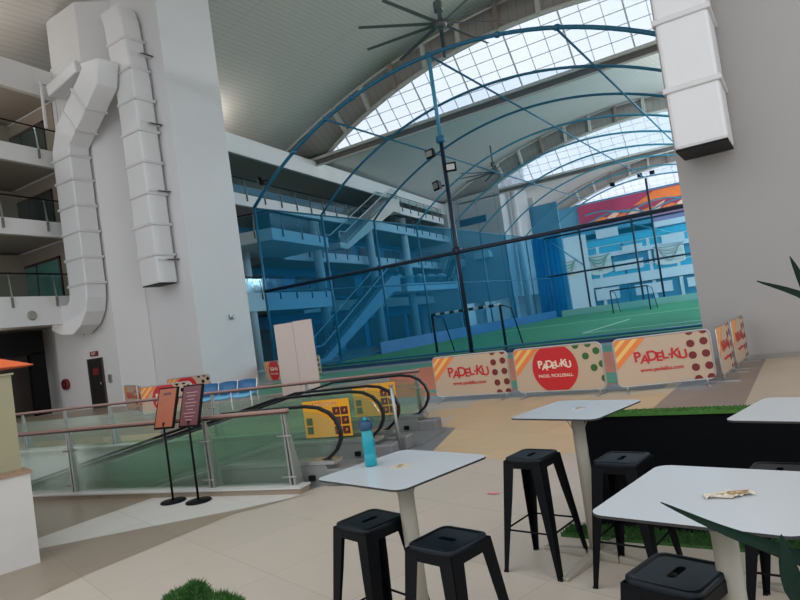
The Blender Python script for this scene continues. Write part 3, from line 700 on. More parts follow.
# long duct: down the wall left of the tower
b = [((-1.86,-8.55,z), Z) for z in (5.3,6.4,7.5,8.6,9.7,10.7)]
t = duct('long_duct', 'long bent white air duct running down beside the galleries into the lowest slab', [(.90,-8.55,14.0),(.80,-8.55,13.4),(-1.6,-8.55,11.6),(-1.86,-8.55,11.1),(-1.86,-8.55,5.25),(-1.90,-8.55,4.85),(-2.04,-8.55,4.45),(-2.32,-8.55,4.13),(-2.75,-8.55,3.92),(-3.35,-8.55,3.98),(-4.0,-8.55,4.25)], .9, 1.3, b, side=(0,1,0))
for c in ((-.1,-8.55,12.73),(-.95,-8.55,12.09)):
    m = MB(); dr = Vector((2.4,0,1.8)).normalized(); cc = Vector(c)-Vector((.90,-8.55,3.92)); m.rect_sweep([cc-dr*.06, cc+dr*.06], 1.0, 1.4, 0, side=(0,1,0)); m.build('band', 'ductband', t, bevel=.03)
tb2 = thing('duct_branch', 'short horizontal duct stub high on the wall left of the long duct top', 'duct', (-1.9,-8.5,13.9))
m = MB(); m.rect_sweep([(-.7,0,.0),(1.6,0,.35)], .7, .55, 0, side=(0,1,0)); m.build('casing', 'duct', tb2, bevel=.06)
m = MB(); m.box((-1.0,-.5,.35),(-.8,.5,.5)); m.box((-.95,-.5,-1.6),(-.85,-.4,.35)); m.build('hanger', 'ductband', tb2)
# right duct on the edge of the right wall
b = [((22.22,-9.75,z), Z) for z in (5.6,7.0,8.4)]
t = duct('wall_duct', 'wide white wrapped duct on the edge of the right wall', [(22.22,-9.75,4.4),(22.22,-9.75,11.5)], .97, 1.2, b)
m = MB(); m.box((-.47,-.585,-.03),(.47,.585,.01)); m.build('mouth_shade', 'black', t)  # dark of the duct opening painted as a black sheet

# ------------------------------------------------------------------ door wall details
dr_ = bpy.data.objects.new('door_1', None); COL.objects.link(dr_); dr_.location = (-2.85,-8.0,0); dr_['kind'] = 'structure'; dr_['label'] = 'black service door in the white wall'; dr_['category'] = 'door'
m = MB(); m.box((-.5,-.05,0),(.5,0,2.12)); m.build('door_leaf', 'doorblack', dr_)
m = MB(); m.box((-.56,-.07,0),(-.5,0,2.18)); m.box((.5,-.07,0),(.56,0,2.18)); m.box((-.56,-.07,2.12),(.56,0,2.18)); m.build('door_frame', 'darkbrown', dr_)
m = MB(); m.box((-.2,-.06,1.45),(.2,-.05,1.75)); m.build('notice', 'dkred', dr_)
m = MB(); m.tube([(.36,-.1,1.0),(.36,-.1,1.12)], .02, 8); m.build('handle', 'silver', dr_)
xs_ = thing('exit_sign', 'small red lit sign box above the black service door', 'sign', (-2.85,-8.0,2.28))
m = MB(); m.box((-.28,-.06,0),(.28,0,.2)); m.build('housing', 'dkred', xs_)
m = text_mb('EXIT', .17, depth=.006); m.build('lettering', 'cream', xs_, loc=(0,-.064,.1))
hr = thing('hose_reel', 'round red fire hose reel on the shaded wall left of the door', 'hose reel', (-5.3,-8.08,1.2))
m = MB(); m.lathe([(.22,-.07),(.25,-.07),(.25,.07),(.22,.07)], 24); o = m.build('drum', 'dkred', hr); o.rotation_euler = (R(90),0,0)
m = MB(); m.tube([(.15*math.cos(a*.5),-.07,.15*math.sin(a*.5)) for a in range(26)], .03, 8); m.build('hose', 'black', hr)
cp = thing('call_point', 'small grey switch box right of the black service door', 'switch', (-2.3,-8.0,1.05)); 
m = MB(); m.box((.32,-.06,0),(.52,0,.34)); m.build('box', 'steel', cp)
# shopfront under the galleries on the far left
sf = thing('shopfront', 'black framed glass shopfront under the left galleries', 'shopfront', (-5.9,-8.7,0))
m = MB(); m.box((-.15,-9,2.75),(.15,.1,3.82)); m.box((-.15,-.55,0),(.15,.1,2.8)); m.box((-.15,-9,2.7),(.12,-3.2,2.8)); m.build('black_frame', 'black', sf)
m = MB(); m.box((-.02,-3.2,0),(.0,-.55,2.75)); m.build('glass_panel', 'gglass', sf)
for y in (-1.9,-3.2): m = MB(); m.box((-.05,y-.04,0),(.05,y+.04,2.75)); m.build('mullion', 'steeldull', sf)
m = MB(); m.box((-2.6,-4,0),(-2.5,-.2,3.2),0); m.build('interior_wall', 'greyblock', sf)
m = MB(); m.tube([(.05,-1.5,.9),(.05,-1.5,1.25)], .03, 8); m.build('door_pull', 'black', sf)
for i,(y,c_,h) in enumerate(((-12.2,'brown',.9),(-11.6,'woodtop',.7))):
    m = MB(); m.lathe([(.25,0),(.3,.3),(.22,.7),(.12,1.)],12); m.v=[(v[0],v[1],v[2]*h) for v in m.v]
    tag(m.build('floor_vase', c_, loc=(-6.9,y,0)), ['brown rounded floor vase behind the shop glass','shorter wooden floor vase behind the shop glass'][i], 'vase')
# fittings on the walls
m = MB(); m.box((-.06,-.12,-.12),(.0,.12,.12)); m.tube([(0,0,-.05),(.12,0,-.05)], .06, 8)
cm = thing('wall_outlet', 'small grey outlet box low on the tower side wall', 'outlet', (2.9,-5.2,3.1)); m.v = [(v[0]+.07,v[1],v[2]) for v in m.v]; m.build('box', 'steel', cm)
sk2 = thing('speaker', 'round dark speaker grille on the lowest gallery beam', 'speaker', (*G(-10.35),4.25)); m = MB(); m.lathe([(.16,0),(.2,.03),(.16,.1)], 16); o = m.build('grille', 'steeldull', sk2); o.rotation_euler = (0,R(90),0)

# ------------------------------------------------------------------ moving walks (two inclined conveyors)
def zw(u): return 0. if u > -1.3 else (-.20*(-u-1.3) if u < -1.9 else -.02-.10*(-1.3-u)*(.6) )
def zprof(u):
    if u >= -1.2: return 0.
    return -.2*(-1.2-u)
us = [.0,-.6,-1.2,-1.5,-3,-6,-9,-12,-15,-17]
ANG = R(9)
def walk(lab, v0, v1, poster_v=None):
    o0 = E(0, v0); t = thing('moving_walk', lab, 'moving walk', (o0[0], o0[1], 0), ANG)
    w = v1-v0
    m = MB(); m.plate([(.25,.0)]+[(.25,.05)]+[(u, zprof(u)+.03) for u in us]+[(us[-1], zprof(us[-1])-.5)]+[(-2.6,-.7),(-2.35,-.02)], .12, w-.12, 0); m.build('tread', 'tread', t)
    m = MB(); m.box((-.9,.1,.0),(.75,w-.1,.035)); m.build('landing_plate', 'landing', t)
    for y in (0, w):
        m = MB(); lo = [(u, zprof(u)-.02) for u in [.35]+us]; hi = [(u, zprof(u)+.25) for u in reversed([.30]+us)]
        if y == 0: lo = [(u, zprof(u)-.02 if u > -2.3 else zprof(u)-.55) for u in [.35]+us]
        m.plate(lo+hi, y-.10, y+.10, 0); m.build('skirt', ['tread'], t, bevel=.01)
        m = MB(); m.plate([(u, zprof(u)+.25) for u in [.42,.30]+us]+[(u, zprof(u)+.29) for u in reversed([.42,.30]+us)], y-.11, y+.11, 0); m.build('deck_cover', 'steel', t)
        g = [(.05,.28),(.28,.36),(.42,.5),(.46,.62),(.38,.76),(.2,.85),(0,.88)]
        m = MB(); m.plate([(u, zprof(u)+.27) for u in reversed([.0]+us[1:])]+g[1:]+[(u, zprof(u)+.87) for u in us[1:]], y-.006, y+.006, 0); m.build('glass_balustrade', 'rglass', t)
        m = MB(); pts = [(.08,y,.24),(.30,y,.30),(.43,y,.40),(.50,y,.52),(.51,y,.62),(.47,y,.74),(.38,y,.84),(.24,y,.91),(.05,y,.94)]+[(u,y,zprof(u)+.94) for u in us[1:]]
        m.rect_sweep(pts, .065, .036, 0, side=(0,1,0)); m.build('handrail', 'rubber', t, bevel=.01)
        m = MB(); m.box((.30,y-.13,0),(.62,y+.13,.20)); m.build('newel_box', 'landing', t, bevel=.02)
        m = MB(); m.box((.06,y-.135,.07),(.14,y-.10,.13)); m.build('control_button', 'black', t)
    return t
wk1 = walk('nearer moving walk ramp sloping down to the left behind the glass railing', .32, 1.50)
wk2 = walk('farther moving walk ramp sloping down to the left beside the back railing', 2.02, 3.20)
def poster(lab, u0, u1, z0, z1, v):
    p = E(u0, v); t = thing('notice_poster', lab, 'poster', (p[0],p[1],z0), ANG); w = u1-u0; h = z1-z0
    m = MB(); m.box((0,-.004,0),(w,.0,h)); m.build('sheet', 'yellowposter', t)
    m = MB(); m.box((w*.22,-.007,h*.84),(w*.72,-.004,h*.95)); m.build('title_box', 'paleyellow', t)
    text_mb('ATTENTION', .07, depth=.003).build('lettering', 'red', t, loc=(w*.47,-.008,h*.895))
    for i in range(2):
        for j in range(3):
            m = MB(); m.box((w*(.64+.17*i),-.007,h*(.06+.26*j)),(w*(.79+.17*i),-.004,h*(.27+.26*j))); m.build('pictogram', 'posterdark', t)
            m = MB(); m.tube([(w*(.715+.17*i),-.009,h*(.13+.26*j)),(w*(.735+.17*i),-.009,h*(.2+.26*j))], .012, 6); m.build('pictogram_figure', 'orange', t)
    for j in range(2): m = MB(); m.box((w*.05,-.007,h*(.10+.24*j)),(w*.18,-.004,h*(.30+.24*j))); m.build('pictogram', 'postergreen', t)
    for j in range(6): m = MB(); m.box((w*.24,-.006,h*(.12+.10*j)),(w*(.5+.05*(j%3)),-.004,h*(.13+.10*j))); m.build('text_line', 'orange', t)
poster('yellow notice poster on the nearer moving walk glass', -.74, .02, .34, .86, 1.47)
poster('yellow notice poster on the farther moving walk glass', -.84, -.04, .32, .85, 3.17)

# glass railings along the opening
def floor_railing(lab, u0, u1, v, posts, curb, railm, inward=1, h=.96, endz=True):
    o0 = E(0, v); t = thing('glass_railing', lab, 'railing', (o0[0],o0[1],0), ANG)
    if curb: m = MB(); m.box((u0,-.10,0),(u1+.1,.10,.065),0); m.box((u0,-.12,.065),(u1+.12,.10,.085),1); m.build('kerb', ['f_brown','counter'], t)
    m = MB(); m.box((u0,-.004,.10),(u1-.02,.010,h-.22)); m.build('glass_panel', 'rglass', t)
    m = MB(); m.rect_sweep([(u0,0,h),(u1,0,h)], .075, .035, 0, side=(0,1,0)); m.build('handrail', railm, t, bevel=.01)
    m = MB(); m.rect_sweep([(u0,0,h-.03),(u1,0,h-.03)], .05, .02, 0, side=(0,1,0)); m.build('rail_underside', 'darkbrown', t)
    for u in posts:
        m = MB(); 
        m.hexa([(u-.045,-.03,.08),(u-.015,-.03,.08),(u-.015,.14,.08),(u-.045,.14,.08)], [(u-.05,-.015,h-.03),(u-.035,-.015,h-.03),(u-.035,.015,h-.03),(u-.05,.015,h-.03)])
        m.hexa([(u+.015,-.03,.08),(u+.045,-.03,.08),(u+.045,.14,.08),(u+.015,.14,.08)], [(u-.02,-.015,h-.03),(u-.005,-.015,h-.03),(u-.005,.015,h-.03),(u-.02,.015,h-.03)])
        po = m.build('post', 'steel', t)
        for z in (.18,h-.3): m = MB(); m.tube([(u-.14,-.02,z),(u+.06,-.02,z)], .012, 8); m.build('glass_clamp', 'steeldull', po)
    return t
floor_railing('long front glass railing with red brown rail beside the moving walks', -9.6, .02, 0, (-8.4,-6.1,-3.68,-1.22,-.02), True, 'handrailwood')
floor_railing('back glass railing with thin red brown rail beyond the moving walks', -16, .22, 3.62, [ .18,-2.0,-4.2,-5.6,-7.0,-8.4,-9.8,-11.2,-12.6,-14], True, 'handrailwood')
m_ = thing('newel_post', 'slim steel post standing between the two moving walks', 'post', (*E(.58,1.72),0))
m = MB(); m.tube([(0,0,0),(0,0,.93)], .024, 12); m.build('pole', 'steel', m_); m = MB(); m.lathe([(.06,0),(.06,.015)], 16); m.build('base', 'steeldull', m_)
m = MB(); m.lathe([(.03,.93),(.03,.96)], 12); m.build('cap', 'handrailwood', m_)

# sign stands
def sign_stand(lab, x, y, rz, sheet, lines):
    t = thing('sign_stand', lab, 'sign stand', (x,y,0), rz)
    m = MB(); m.lathe([(.15,0),(.155,.01),(.145,.022),(.03,.03)], 28); m.build('base', 'blackmetal', t)
    m = MB(); m.tube([(0,0,.02),(0,0,.98)], .014, 10); m.build('pole', 'blackmetal', t)
    b_ = MB(); b_.box((-.155,-.015,0),(.155,.015,.52)); bo = b_.build('board_frame', 'blackmetal', t, bevel=.004); bo.location = (0,0,.90); bo.rotation_euler = (R(-20),0,0)
    s = MB(); s.box((-.135,-.02,.02),(.135,-.015,.50)); so = s.build('sheet', sheet, bo)
    if lines:
        for i in range(9): l = MB(); w = .05+.04*((i*7)%3)/2; l.box((-w,-.023,.08+i*.042),(w,-.02,.088+i*.042)); l.build('text_line', 'signtext', bo)
    else:
        l = MB(); l.box((-.06,-.023,.42),(.06,-.02,.45)); l.build('text_line', 'signmaroon', bo)
    return t
sign_stand('black stand with an orange brown sheet, left of the two sign stands', 16.70,-19.07,R(10),'signorange',False)
sign_stand('black stand with a maroon lettered sheet, right of the two sign stands', 17.11,-19.02,R(10),'signmaroon',True)

# ------------------------------------------------------------------ barriers with printed banners
def padel_letters(w, mi=0, size=.26, url=True, sub=None, depth=.003):
    mb = MB(); txt = 'PADEL-KU'; rots = (-4,6,-8,3,-5,0,7,-6); dz = (.02,-.03,.02,-.01,.015,.01,.02,-.01); x = -w/2
    adv = [.115,.125,.13,.10,.09,.06,.13,.12]; s = w/sum(adv); 
    for ch, r, z, a_ in zip(txt, rots, dz, adv):
        g = text_mb(ch if ch != '-' else '\u00b7', size*(1.1 if ch in 'PDK' else .95), mi, depth, fat=.006)
        mx_ = Matrix.Translation((x+a_*s/2, 0, z)) @ Matrix.Rotation(R(r), 4, 'Y'); mb.merge(g, mx_); x += a_*s
    return mb
def barrier(lab, p, q, kind, H=.9, dots='dkred', grp=None):
    p, q = Vector(p), Vector(q); d = (q-p); w = d.length; a = math.atan2(d.y, d.x)
    t = thing('banner_barrier', lab, 'barrier', (p.x,p.y,0), a, grp)
    m = MB(); m.tube([(v[0], 0, v[1]) for v in rrect(w-.04, H-.06, .1, 5, w/2, .08+H/2)], .016, 8, closed=True); m.build('frame', 'silver', t)
    m = MB(); m.plate(rrect(w-.07, H-.09, .09, 5, w/2, .08+H/2), -.012, .012); m.build('banner_sheet', 'banner', t)
    for x in (.16, w-.16): m = MB(); m.box((x-.02,-.24,0),(x+.02,.24,.02)); m.tube([(x,0,.02),(x,0,.13)], .014, 8); m.build('foot', 'silver', t)
    x0, x1, z0, z1 = .04, w-.04, .13, .08+H-.05
    for k, (ha, hb) in enumerate(((.02,.12),(.12,.20),(.20,.31),(.31,.40),(.40,.52),(.0,.0))):
        if hb == 0: continue
        pl = clip([(x0, z1-ha), (x0, z1-hb), (x0+hb*1.02, z1), (x0+ha*1.02, z1)], x0, x1, z0, z1)
        s = MB(); s.plate(pl, -.016, -.012); s.build('printed_stripe', 'paleyellow' if k % 2 else 'orange', t)
    if kind == 'word':
        g = padel_letters(.95*w/1.8, size=.25*w/1.8); g.build('lettering', 'red', t, loc=(.475*w,-.018,.58))
        text_mb('www.padelku.com', .105*w/1.8, depth=.003, fat=.002).build('web_address', 'red', t, loc=(.475*w,-.018,.37))
    else:
        c = MB(); c.plate(clip(circ(.86,.54,.46,48), x0, x1, z0, z1), -.020, -.012); c.build('printed_disc', 'red', t)
        padel_letters(.66, size=.175).build('lettering', 'cream', t, loc=(.86,-.023,.60))
        text_mb('PADEL PICKLEBALL', .082, depth=.003, fat=.001).build('lettering', 'cream', t, loc=(.86,-.023,.40))
    if kind == 'word': dd = [(w-.34,.95),(w-.12,.95),(w-.40+.06,.74),(w-.13,.76),(w-.33,.54),(w-.12,.55),(w-.31,.33),(w-.10,.34),(w-.29,.13),(w-.09,.14)]
    else: dd = [(w-.50,.93),(w-.26,.94),(w-.33,.72),(w-.12,.80),(w-.20,.50),(w-.03,.30),(w-.04,.56)]
    for x, z in dd:
        pl = clip(circ(x, z, .065, 18), x0, x1, z0, z1)
        if len(pl) > 2: s = MB(); s.plate(pl, -.016, -.012); s.build('printed_dot', dots, t)
    return t
barrier('cream banner barrier with maroon dots, leftmost of the three beside the pitch', (16.62,-12.28), (18.42,-12.34), 'word')
barrier('cream banner barrier with big red disc and green dots beside the pitch', (18.55,-12.42), (20.36,-12.62), 'disc', dots='greenp')
barrier('cream banner barrier with maroon dots, right of the red disc one', (20.52,-12.6), (22.08,-12.2), 'word', H=.9)
barrier('angled cream banner barrier nearer the pitch beside the right wall', (22.14,-12.1), (22.22,-10.75), 'word')
barrier('angled cream banner barrier nearer the right wall', (22.24,-10.65), (22.34,-9.2), 'word')
barrier('small red disc banner barrier beside the tower corner', (2.95,-3.7), (4.6,-4.2), 'disc', dots='greenp')
barrier('cream dotted banner barrier half hidden behind the pale board', (4.5,-3.4), (6.05,-3.5), 'word', dots='greenp')
barrier('striped banner barrier nearest the black door, seen at an angle', (1.9,-9.9), (3.7,-10.6), 'word', dots='red')
barrier('striped banner barrier just left of the orange brown sign sheet', (4.2,-10.9), (5.6,-11.7), 'word', dots='red')
barrier('red disc banner barrier behind the two sign stands', (5.8,-11.9), (7.5,-11.3), 'disc', dots='black')
barrier('dotted red disc banner barrier close to the tower wall', (3.2,-9.0), (5.05,-8.5), 'disc', dots='black')
# pale folding board
pbx = thing('folding_board', 'tall pale pink two-panel board standing before the cage corner', 'board', (10.0,-9.2,0), R(14))
m = MB(); m.box((-.66,-.03,.0),(-.005,.0,2.3)); m.build('left_panel', 'boardpink', pbx)
m = MB(); m.box((.005,-.03,.0),(.66,.0,2.32)); m.build('right_panel', 'boardpink', pbx)

# blue chairs
def tub_chair():
    t = thing('lounge_chair', '', 'chair', (0,0,0))
    m = MB(); m.grid(lambda u, v: (.56*(u-.5), .22+.10*v-.06*math.sin(PI*u), .34+.42*v+.03*math.sin(PI*u)), [i/10 for i in range(11)], [0,.5,1]); m.build('backrest', 'bluechair', t, solid=.05)
    m = MB(); m.grid(lambda u, v: (.56*(u-.5), -.30+.52*v, .36+.05*math.sin(PI*v)-.03*math.sin(PI*u)), [i/8 for i in range(9)], [i/6 for i in range(7)]); m.build('seat', 'bluepale', t, solid=.07)
    for x in (-.30,.30):
        m = MB(); m.rect_sweep([(x,-.3,0),(x,-.3,.52),(x,.2,.52),(x,.34,.80)], .03, .03, 0, side=(1,0,0)); m.tube([(x,.25,0),(x,.22,.52)], .014, 8); m.build('side_frame', 'white', t)
    return t
tc = tub_chair()
for i, lab in enumerate(('blue chair in a white frame, leftmost of the three behind the back railing','blue chair in a white frame, middle of the three behind the back railing','blue chair in a white frame, rightmost of the three behind the back railing')):
    o = tc if i == 0 else copy_tree(tc); o.location = (8.1+.64*i, -11.3+.17*i, 0); o.rotation_euler = (0,0,R(25)); o['label'] = lab; o['group'] = 'blue chairs behind the back railing'

# ------------------------------------------------------------------ kiosk at left
k0 = W(-3.73*1.0, 6.03)
kk = thing('counter', 'white service counter with a wooden edge at the left', 'counter', (17.08,-20.87,0), R(-14))
m = MB(); m.box((-3.2,-1.6,0),(0,0,.86)); m.build('body', 'counter', kk)
m = MB(); m.box((-3.2,-1.62,.86),(.02,.02,.885)); m.build('top', 'woodtop', kk)
ob_ = thing('olive_panel', 'plain olive board standing on the white counter', 'board', (16.86,-20.80,.886), R(-14))
m = MB(); m.box((-2.6,-.9,0),(0,-.03,.93)); m.build('board', 'olive', ob_)
m = MB(); m.box((-2.62,-.92,.93),(.02,-.01,.95)); m.build('cap', 'olive', ob_)
um = thing('parasol', 'bright orange parasol whose tip shows above the olive board', 'parasol', (13.2,-18.9,-3.6), 0)
um.location = (*W(-7.0,9.05),0)
m = MB(); m.tube([(0,0,0),(0,0,2.4)], .025, 10); m.build('pole', 'steel', um)
m = MB(); n = 8
vs = [(0,0,2.45)]+[(1.5*math.cos(2*PI*i/n),1.5*math.sin(2*PI*i/n),1.95) for i in range(n)]
m.add(vs, [(0,1+i,1+(i+1)%n) for i in range(n)], 0); m.build('canopy', 'umbrella', um, solid=.01)
m = MB(); m.lathe([(.25,0),(.25,.06),(.05,.09)], 20); m.build('base', 'pot', um)

# ------------------------------------------------------------------ tables and stools
def make_table():
    t = thing('pedestal_table', '', 'table')
    m = MB(); m.prism(rrect(.665,.665,.06,8), 1.010, 1.020, 1, 0); m.build('tabletop', ['tabletop','tableedge'], t)
    m = MB(); m.prism(rrect(.58,.58,.05,8), 1.0, 1.010, 0); m.build('underside', 'tableedge', t)
    m = MB(); m.lathe([(.043,.04),(.043,.99)], 24); m.build('column', 'tableleg', t)
    m = MB(); m.box((-.15,-.15,.985),(.15,.15,.996)); m.build('mounting_plate', 'tableedge', t)
    for k in range(4):
        m = MB(); m.hexa([(0,-.035,0),(.42,-.022,0),(.42,.022,0),(0,.035,0)], [(0,-.035,.065),(.42,-.022,.022),(.42,.022,.022),(0,.035,.065)]); o = m.build('foot', 'tableleg', t, bevel=.006); o.rotation_euler = (0,0,R(90*k))
    for k in range(2):
        m = MB(); m.tube([(.04,0,.885),(.072,0,.955)], .004, 6); m.tube([(.04,0,.885),(.04,0,.93)], .006, 6); o = m.build('bag_hook', 'tableleg', t); o.rotation_euler = (0,0,R(180*k)+R(-50))
    return t
tbl = make_table()
TP = [((-.115,3.36), 44+32.6, 0, 'white square high table with the teal bottle on it'),
      ((1.09,4.37), 44+32.6, 10, 'white square high table standing before the black planter'),
      ((1.01,2.25), 47+32.6, 15, 'nearest white high table at the right with a crumpled wrapper on it'),
      ((2.08,3.36), 43+32.6, 0, 'white high table cut off by the right edge of the view')]
for i, (p, a_, fr, lab) in enumerate(TP):
    o = tbl if i == 0 else copy_tree(tbl); x, y = W(*p); o.location = (x, y, 0); o.rotation_euler = (0,0,R(a_)); o['label'] = lab; o['group'] = 'white high tables'
def make_stool():
    t = thing('bar_stool', '', 'stool')
    # seat with raised rim and hand slot
    m = MB(); out = rrect(.282,.282,.042,6); n = len(out)
    slot2 = rrect(.105,.034,.0165,6)
    def ring(pl, z): return [(x,y,z) for x,y in pl]
    inn = [(x*.86,y*.86) for x,y in out]; dip = [(x*.80,y*.80) for x,y in out]
    rings = [ring([(x*1.02,y*1.02) for x,y in out],.690), ring(out,.745), ring([(x*.985,y*.985) for x,y in out],.757), ring([(x*.93,y*.93) for x,y in out],.760), ring(inn,.758), ring(dip,.7545)]
    vs = [v for r in rings for v in r]
    m.add(vs, [(i*n+j, i*n+(j+1)%n, (i+1)*n+(j+1)%n, (i+1)*n+j) for i in range(len(rings)-1) for j in range(n)], 0, True)
    rr = [ring(dip,.7545), ring([(y,-x) for x,y in slot[-7*1:]+slot[:-7]] if False else slot2,.754), ring(slot2,.725)]
    vs = [v for r in rr for v in r]
    m.add(vs, [(i*n+j, i*n+(j+1)%n, (i+1)*n+(j+1)%n, (i+1)*n+j) for i in range(2) for j in range(n)], 0, False)
    m.build('seat', 'stoolseat', t)
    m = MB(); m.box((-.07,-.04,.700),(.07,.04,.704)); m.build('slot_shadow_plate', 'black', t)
    m = MB()
    for k in range(4):
        c, s = math.cos(R(90*k)), math.sin(R(90*k))
        pl = [(-.137,.735),(.137,.735),(.146,.665),(.10,.672),(.075,.69),(-.075,.69),(-.10,.672),(-.146,.665)]
        q = MB(); q.plate(pl, -.144, -.141); m.merge(q, Matrix.Rotation(R(90*k),4,'Z'))
    m.build('apron', 'blackmetal', t)
    for k in range(4):
        m = MB(); T0 = .142; T1 = .214; wt, wb = .080, .030; th = .004
        # two folded flanges meeting at the corner
        for fl in range(2):
            def P(w_, z, inset):
                f = (.74-z)/.74; c = T0+(T1-T0)*f
                return (c-w_, c-inset, z) if fl == 0 else (c-inset, c-w_, z)
            zs = [.74,.50,.25,.04,.0]; ws = [wt,.068,.048,.032,.030]
            for (za, wa), (zb, wb_) in zip(zip(zs,ws), zip(zs[1:],ws[1:])):
                m.add([P(0,zb,0),P(wb_,zb,0),P(wb_,zb,th),P(0,zb,th),P(0,za,0),P(wa,za,0),P(wa,za,th),P(0,za,th)], [(3,2,1,0),(4,5,6,7),(0,1,5,4),(1,2,6,5),(2,3,7,6),(3,0,4,7)], 0)
        o = m.build('leg', 'blackmetal', t); o.rotation_euler = (0,0,R(90*k))
        m = MB(); m.box((.192,.192,0),(.217,.217,.012)); o2 = m.build('rubber_foot', 'rubber', o)
    for k in range(4):
        c = .142+.072*(.74-.28)/.74-.008; m = MB(); m.tube([(-c,-c,.28),(c,-c,.28)], .0065, 8); o = m.build('stretcher', 'blackmetal', t); o.rotation_euler = (0,0,R(90*k))
    return t
st = make_stool()
SP = [((-.33,3.43), 42, 'black metal bar stool left of and behind the bottle table leg'),
      ((.06,2.96), 135, 'black metal bar stool in front of the bottle table'),
      ((.745,4.38), 49, 'black metal bar stool standing clear, left of the table before the planter'),
      ((1.225,3.95), 49, 'black bar stool with a shining seat against the black planter'),
      ((.84,2.29), 41, 'nearest black bar stool at the bottom right, in front of the nearest table'),
      ((1.80,3.27), 50, 'black bar stool half hidden behind the nearest table at the right edge')]
for i, (p, a_, lab) in enumerate(SP):
    o = st if i == 0 else copy_tree(st); x, y = W(*p); o.location = (x, y, 0); o.rotation_euler = (0,0,R(a_+32.6)); o['label'] = lab; o['group'] = 'black metal bar stools'
# bottle
bx, by = W(-.285,3.50)
bt = thing('water_bottle', 'teal plastic water bottle with a dark blue cap on the table', 'bottle', (bx,by,1.0205), R(20))
m = MB(); m.lathe([(.030,0),(.0345,.006),(.0345,.055),(.032,.065),(.032,.075),(.0345,.085),(.0345,.145),(.032,.16),(.030,.19),(.028,.20)], 28); m.build('body', 'teal', bt)
m = MB(); m.lathe([(.033,.198),(.0355,.203),(.0355,.235),(.030,.245),(.024,.248)], 28); m.build('cap', 'capblue', bt)
m = MB(); m.lathe([(.012,.247),(.013,.262),(.008,.268)], 14); m.build('spout', 'teal', bt)
m = MB(); m.rect_sweep([(.034,0,.215),(.045,0,.235),(.040,0,.258),(.015,0,.268),(-.015,0,.266),(-.036,0,.25)], .012, .004, 0, side=(0,1,0)); m.build('strap', 'capblue', bt)
# wrappers / stickers on tables
def sticker(lab, x, y, z, w, h, rz, mt='paperwhite', name='table_sticker', cat='sticker'):
    t = thing(name, lab, cat, (x,y,z), rz)
    m = MB(); m.box((-w/2,-h/2,0),(w/2,h/2,.0015)); m.build('sheet', mt, t)
    m = MB(); m.box((-w*.32,-h*.3,.0015),(-w*.05,h*.1,.002)); m.box((w*.05,-h*.1,.0015),(w*.35,h*.3,.002)); m.build('printed_mark', 'paperbrown', t)
x, y = W(-.126,3.39); sticker('small pale sticker on the bottle table', x, y, 1.0205, .09,.09,R(80))
x, y = W(1.11,4.38); sticker('small grey sticker on the table before the planter', x, y, 1.0205, .10,.07,R(70),'greyblock')
wx, wy = W(1.03,2.21)
wr = thing('crumpled_wrapper', 'crumpled clear and gold wrapper on the nearest table', 'wrapper', (wx,wy,1.0205), R(22))
m = MB(); m.grid(lambda u, v: (.16*(u-.5), .045*(v-.5)*(1.2-.4*math.sin(u*9)), .002+.012*abs(math.sin(u*13+v*7))*abs(math.cos(v*5-u*4))), [i/14 for i in range(15)], [i/6 for i in range(7)], smooth=False); m.build('film', 'paperwhite', wr)
m = MB(); m.box((-.04,-.012,.008),(.06,-.004,.012)); m.box((.0,.006,.008),(.07,.014,.012)); m.build('gold_strip', 'paperbrown', wr)
px_, py_ = 20.71,-18.40
m = MB(); m.grid(lambda u, v: (.11*(u-.5), .05*(v-.5), .004+.012*abs(math.sin(u*7+v*3))), [i/6 for i in range(7)], [i/4 for i in range(5)], smooth=False); tag(m.build('paper_scrap', 'scrap', loc=(px_,py_,0)), 'small pink scrap of paper lying on the floor tiles', 'litter')

# ------------------------------------------------------------------ black planter with artificial grass
pl = thing('planter_box', 'long black planter wall topped with artificial grass behind the tables', 'planter', (21.75,-19.22,0), R(-3))
m = MB(); m.box((.12,.06,0),(4.6,.19,.86)); m.build('body', 'blackmesh', pl)
def grassbed(x0, x1, y0, y1, z, n, h, seed, mt='grass', base=.02):
    rnd = random.Random(seed); g = MB(); g.box((x0,y0,z),(x1,y1,z+base))
    for _ in range(n):
        x = rnd.uniform(x0,x1); y = rnd.uniform(y0,y1); a = rnd.uniform(0,PI); hh = h*rnd.uniform(.6,1.2); w = .004
        dx, dy = math.cos(a)*w, math.sin(a)*w; lx, ly = rnd.uniform(-1,1)*hh*.4, rnd.uniform(-1,1)*hh*.4
        g.add([(x-dx,y-dy,z+base),(x+dx,y+dy,z+base),(x+lx,y+ly,z+base+hh)], [(0,1,2)], 0)
    return g
grassbed(.11,4.6,.04,.20,.86,7000,.010,1).build('grass_top', ['grass'], pl, kind='stuff')
grassbed(-.02,4.6,-.16,.06,0,9000,.035,2).build('grass_skirt', ['grassdark'], pl, kind='stuff')
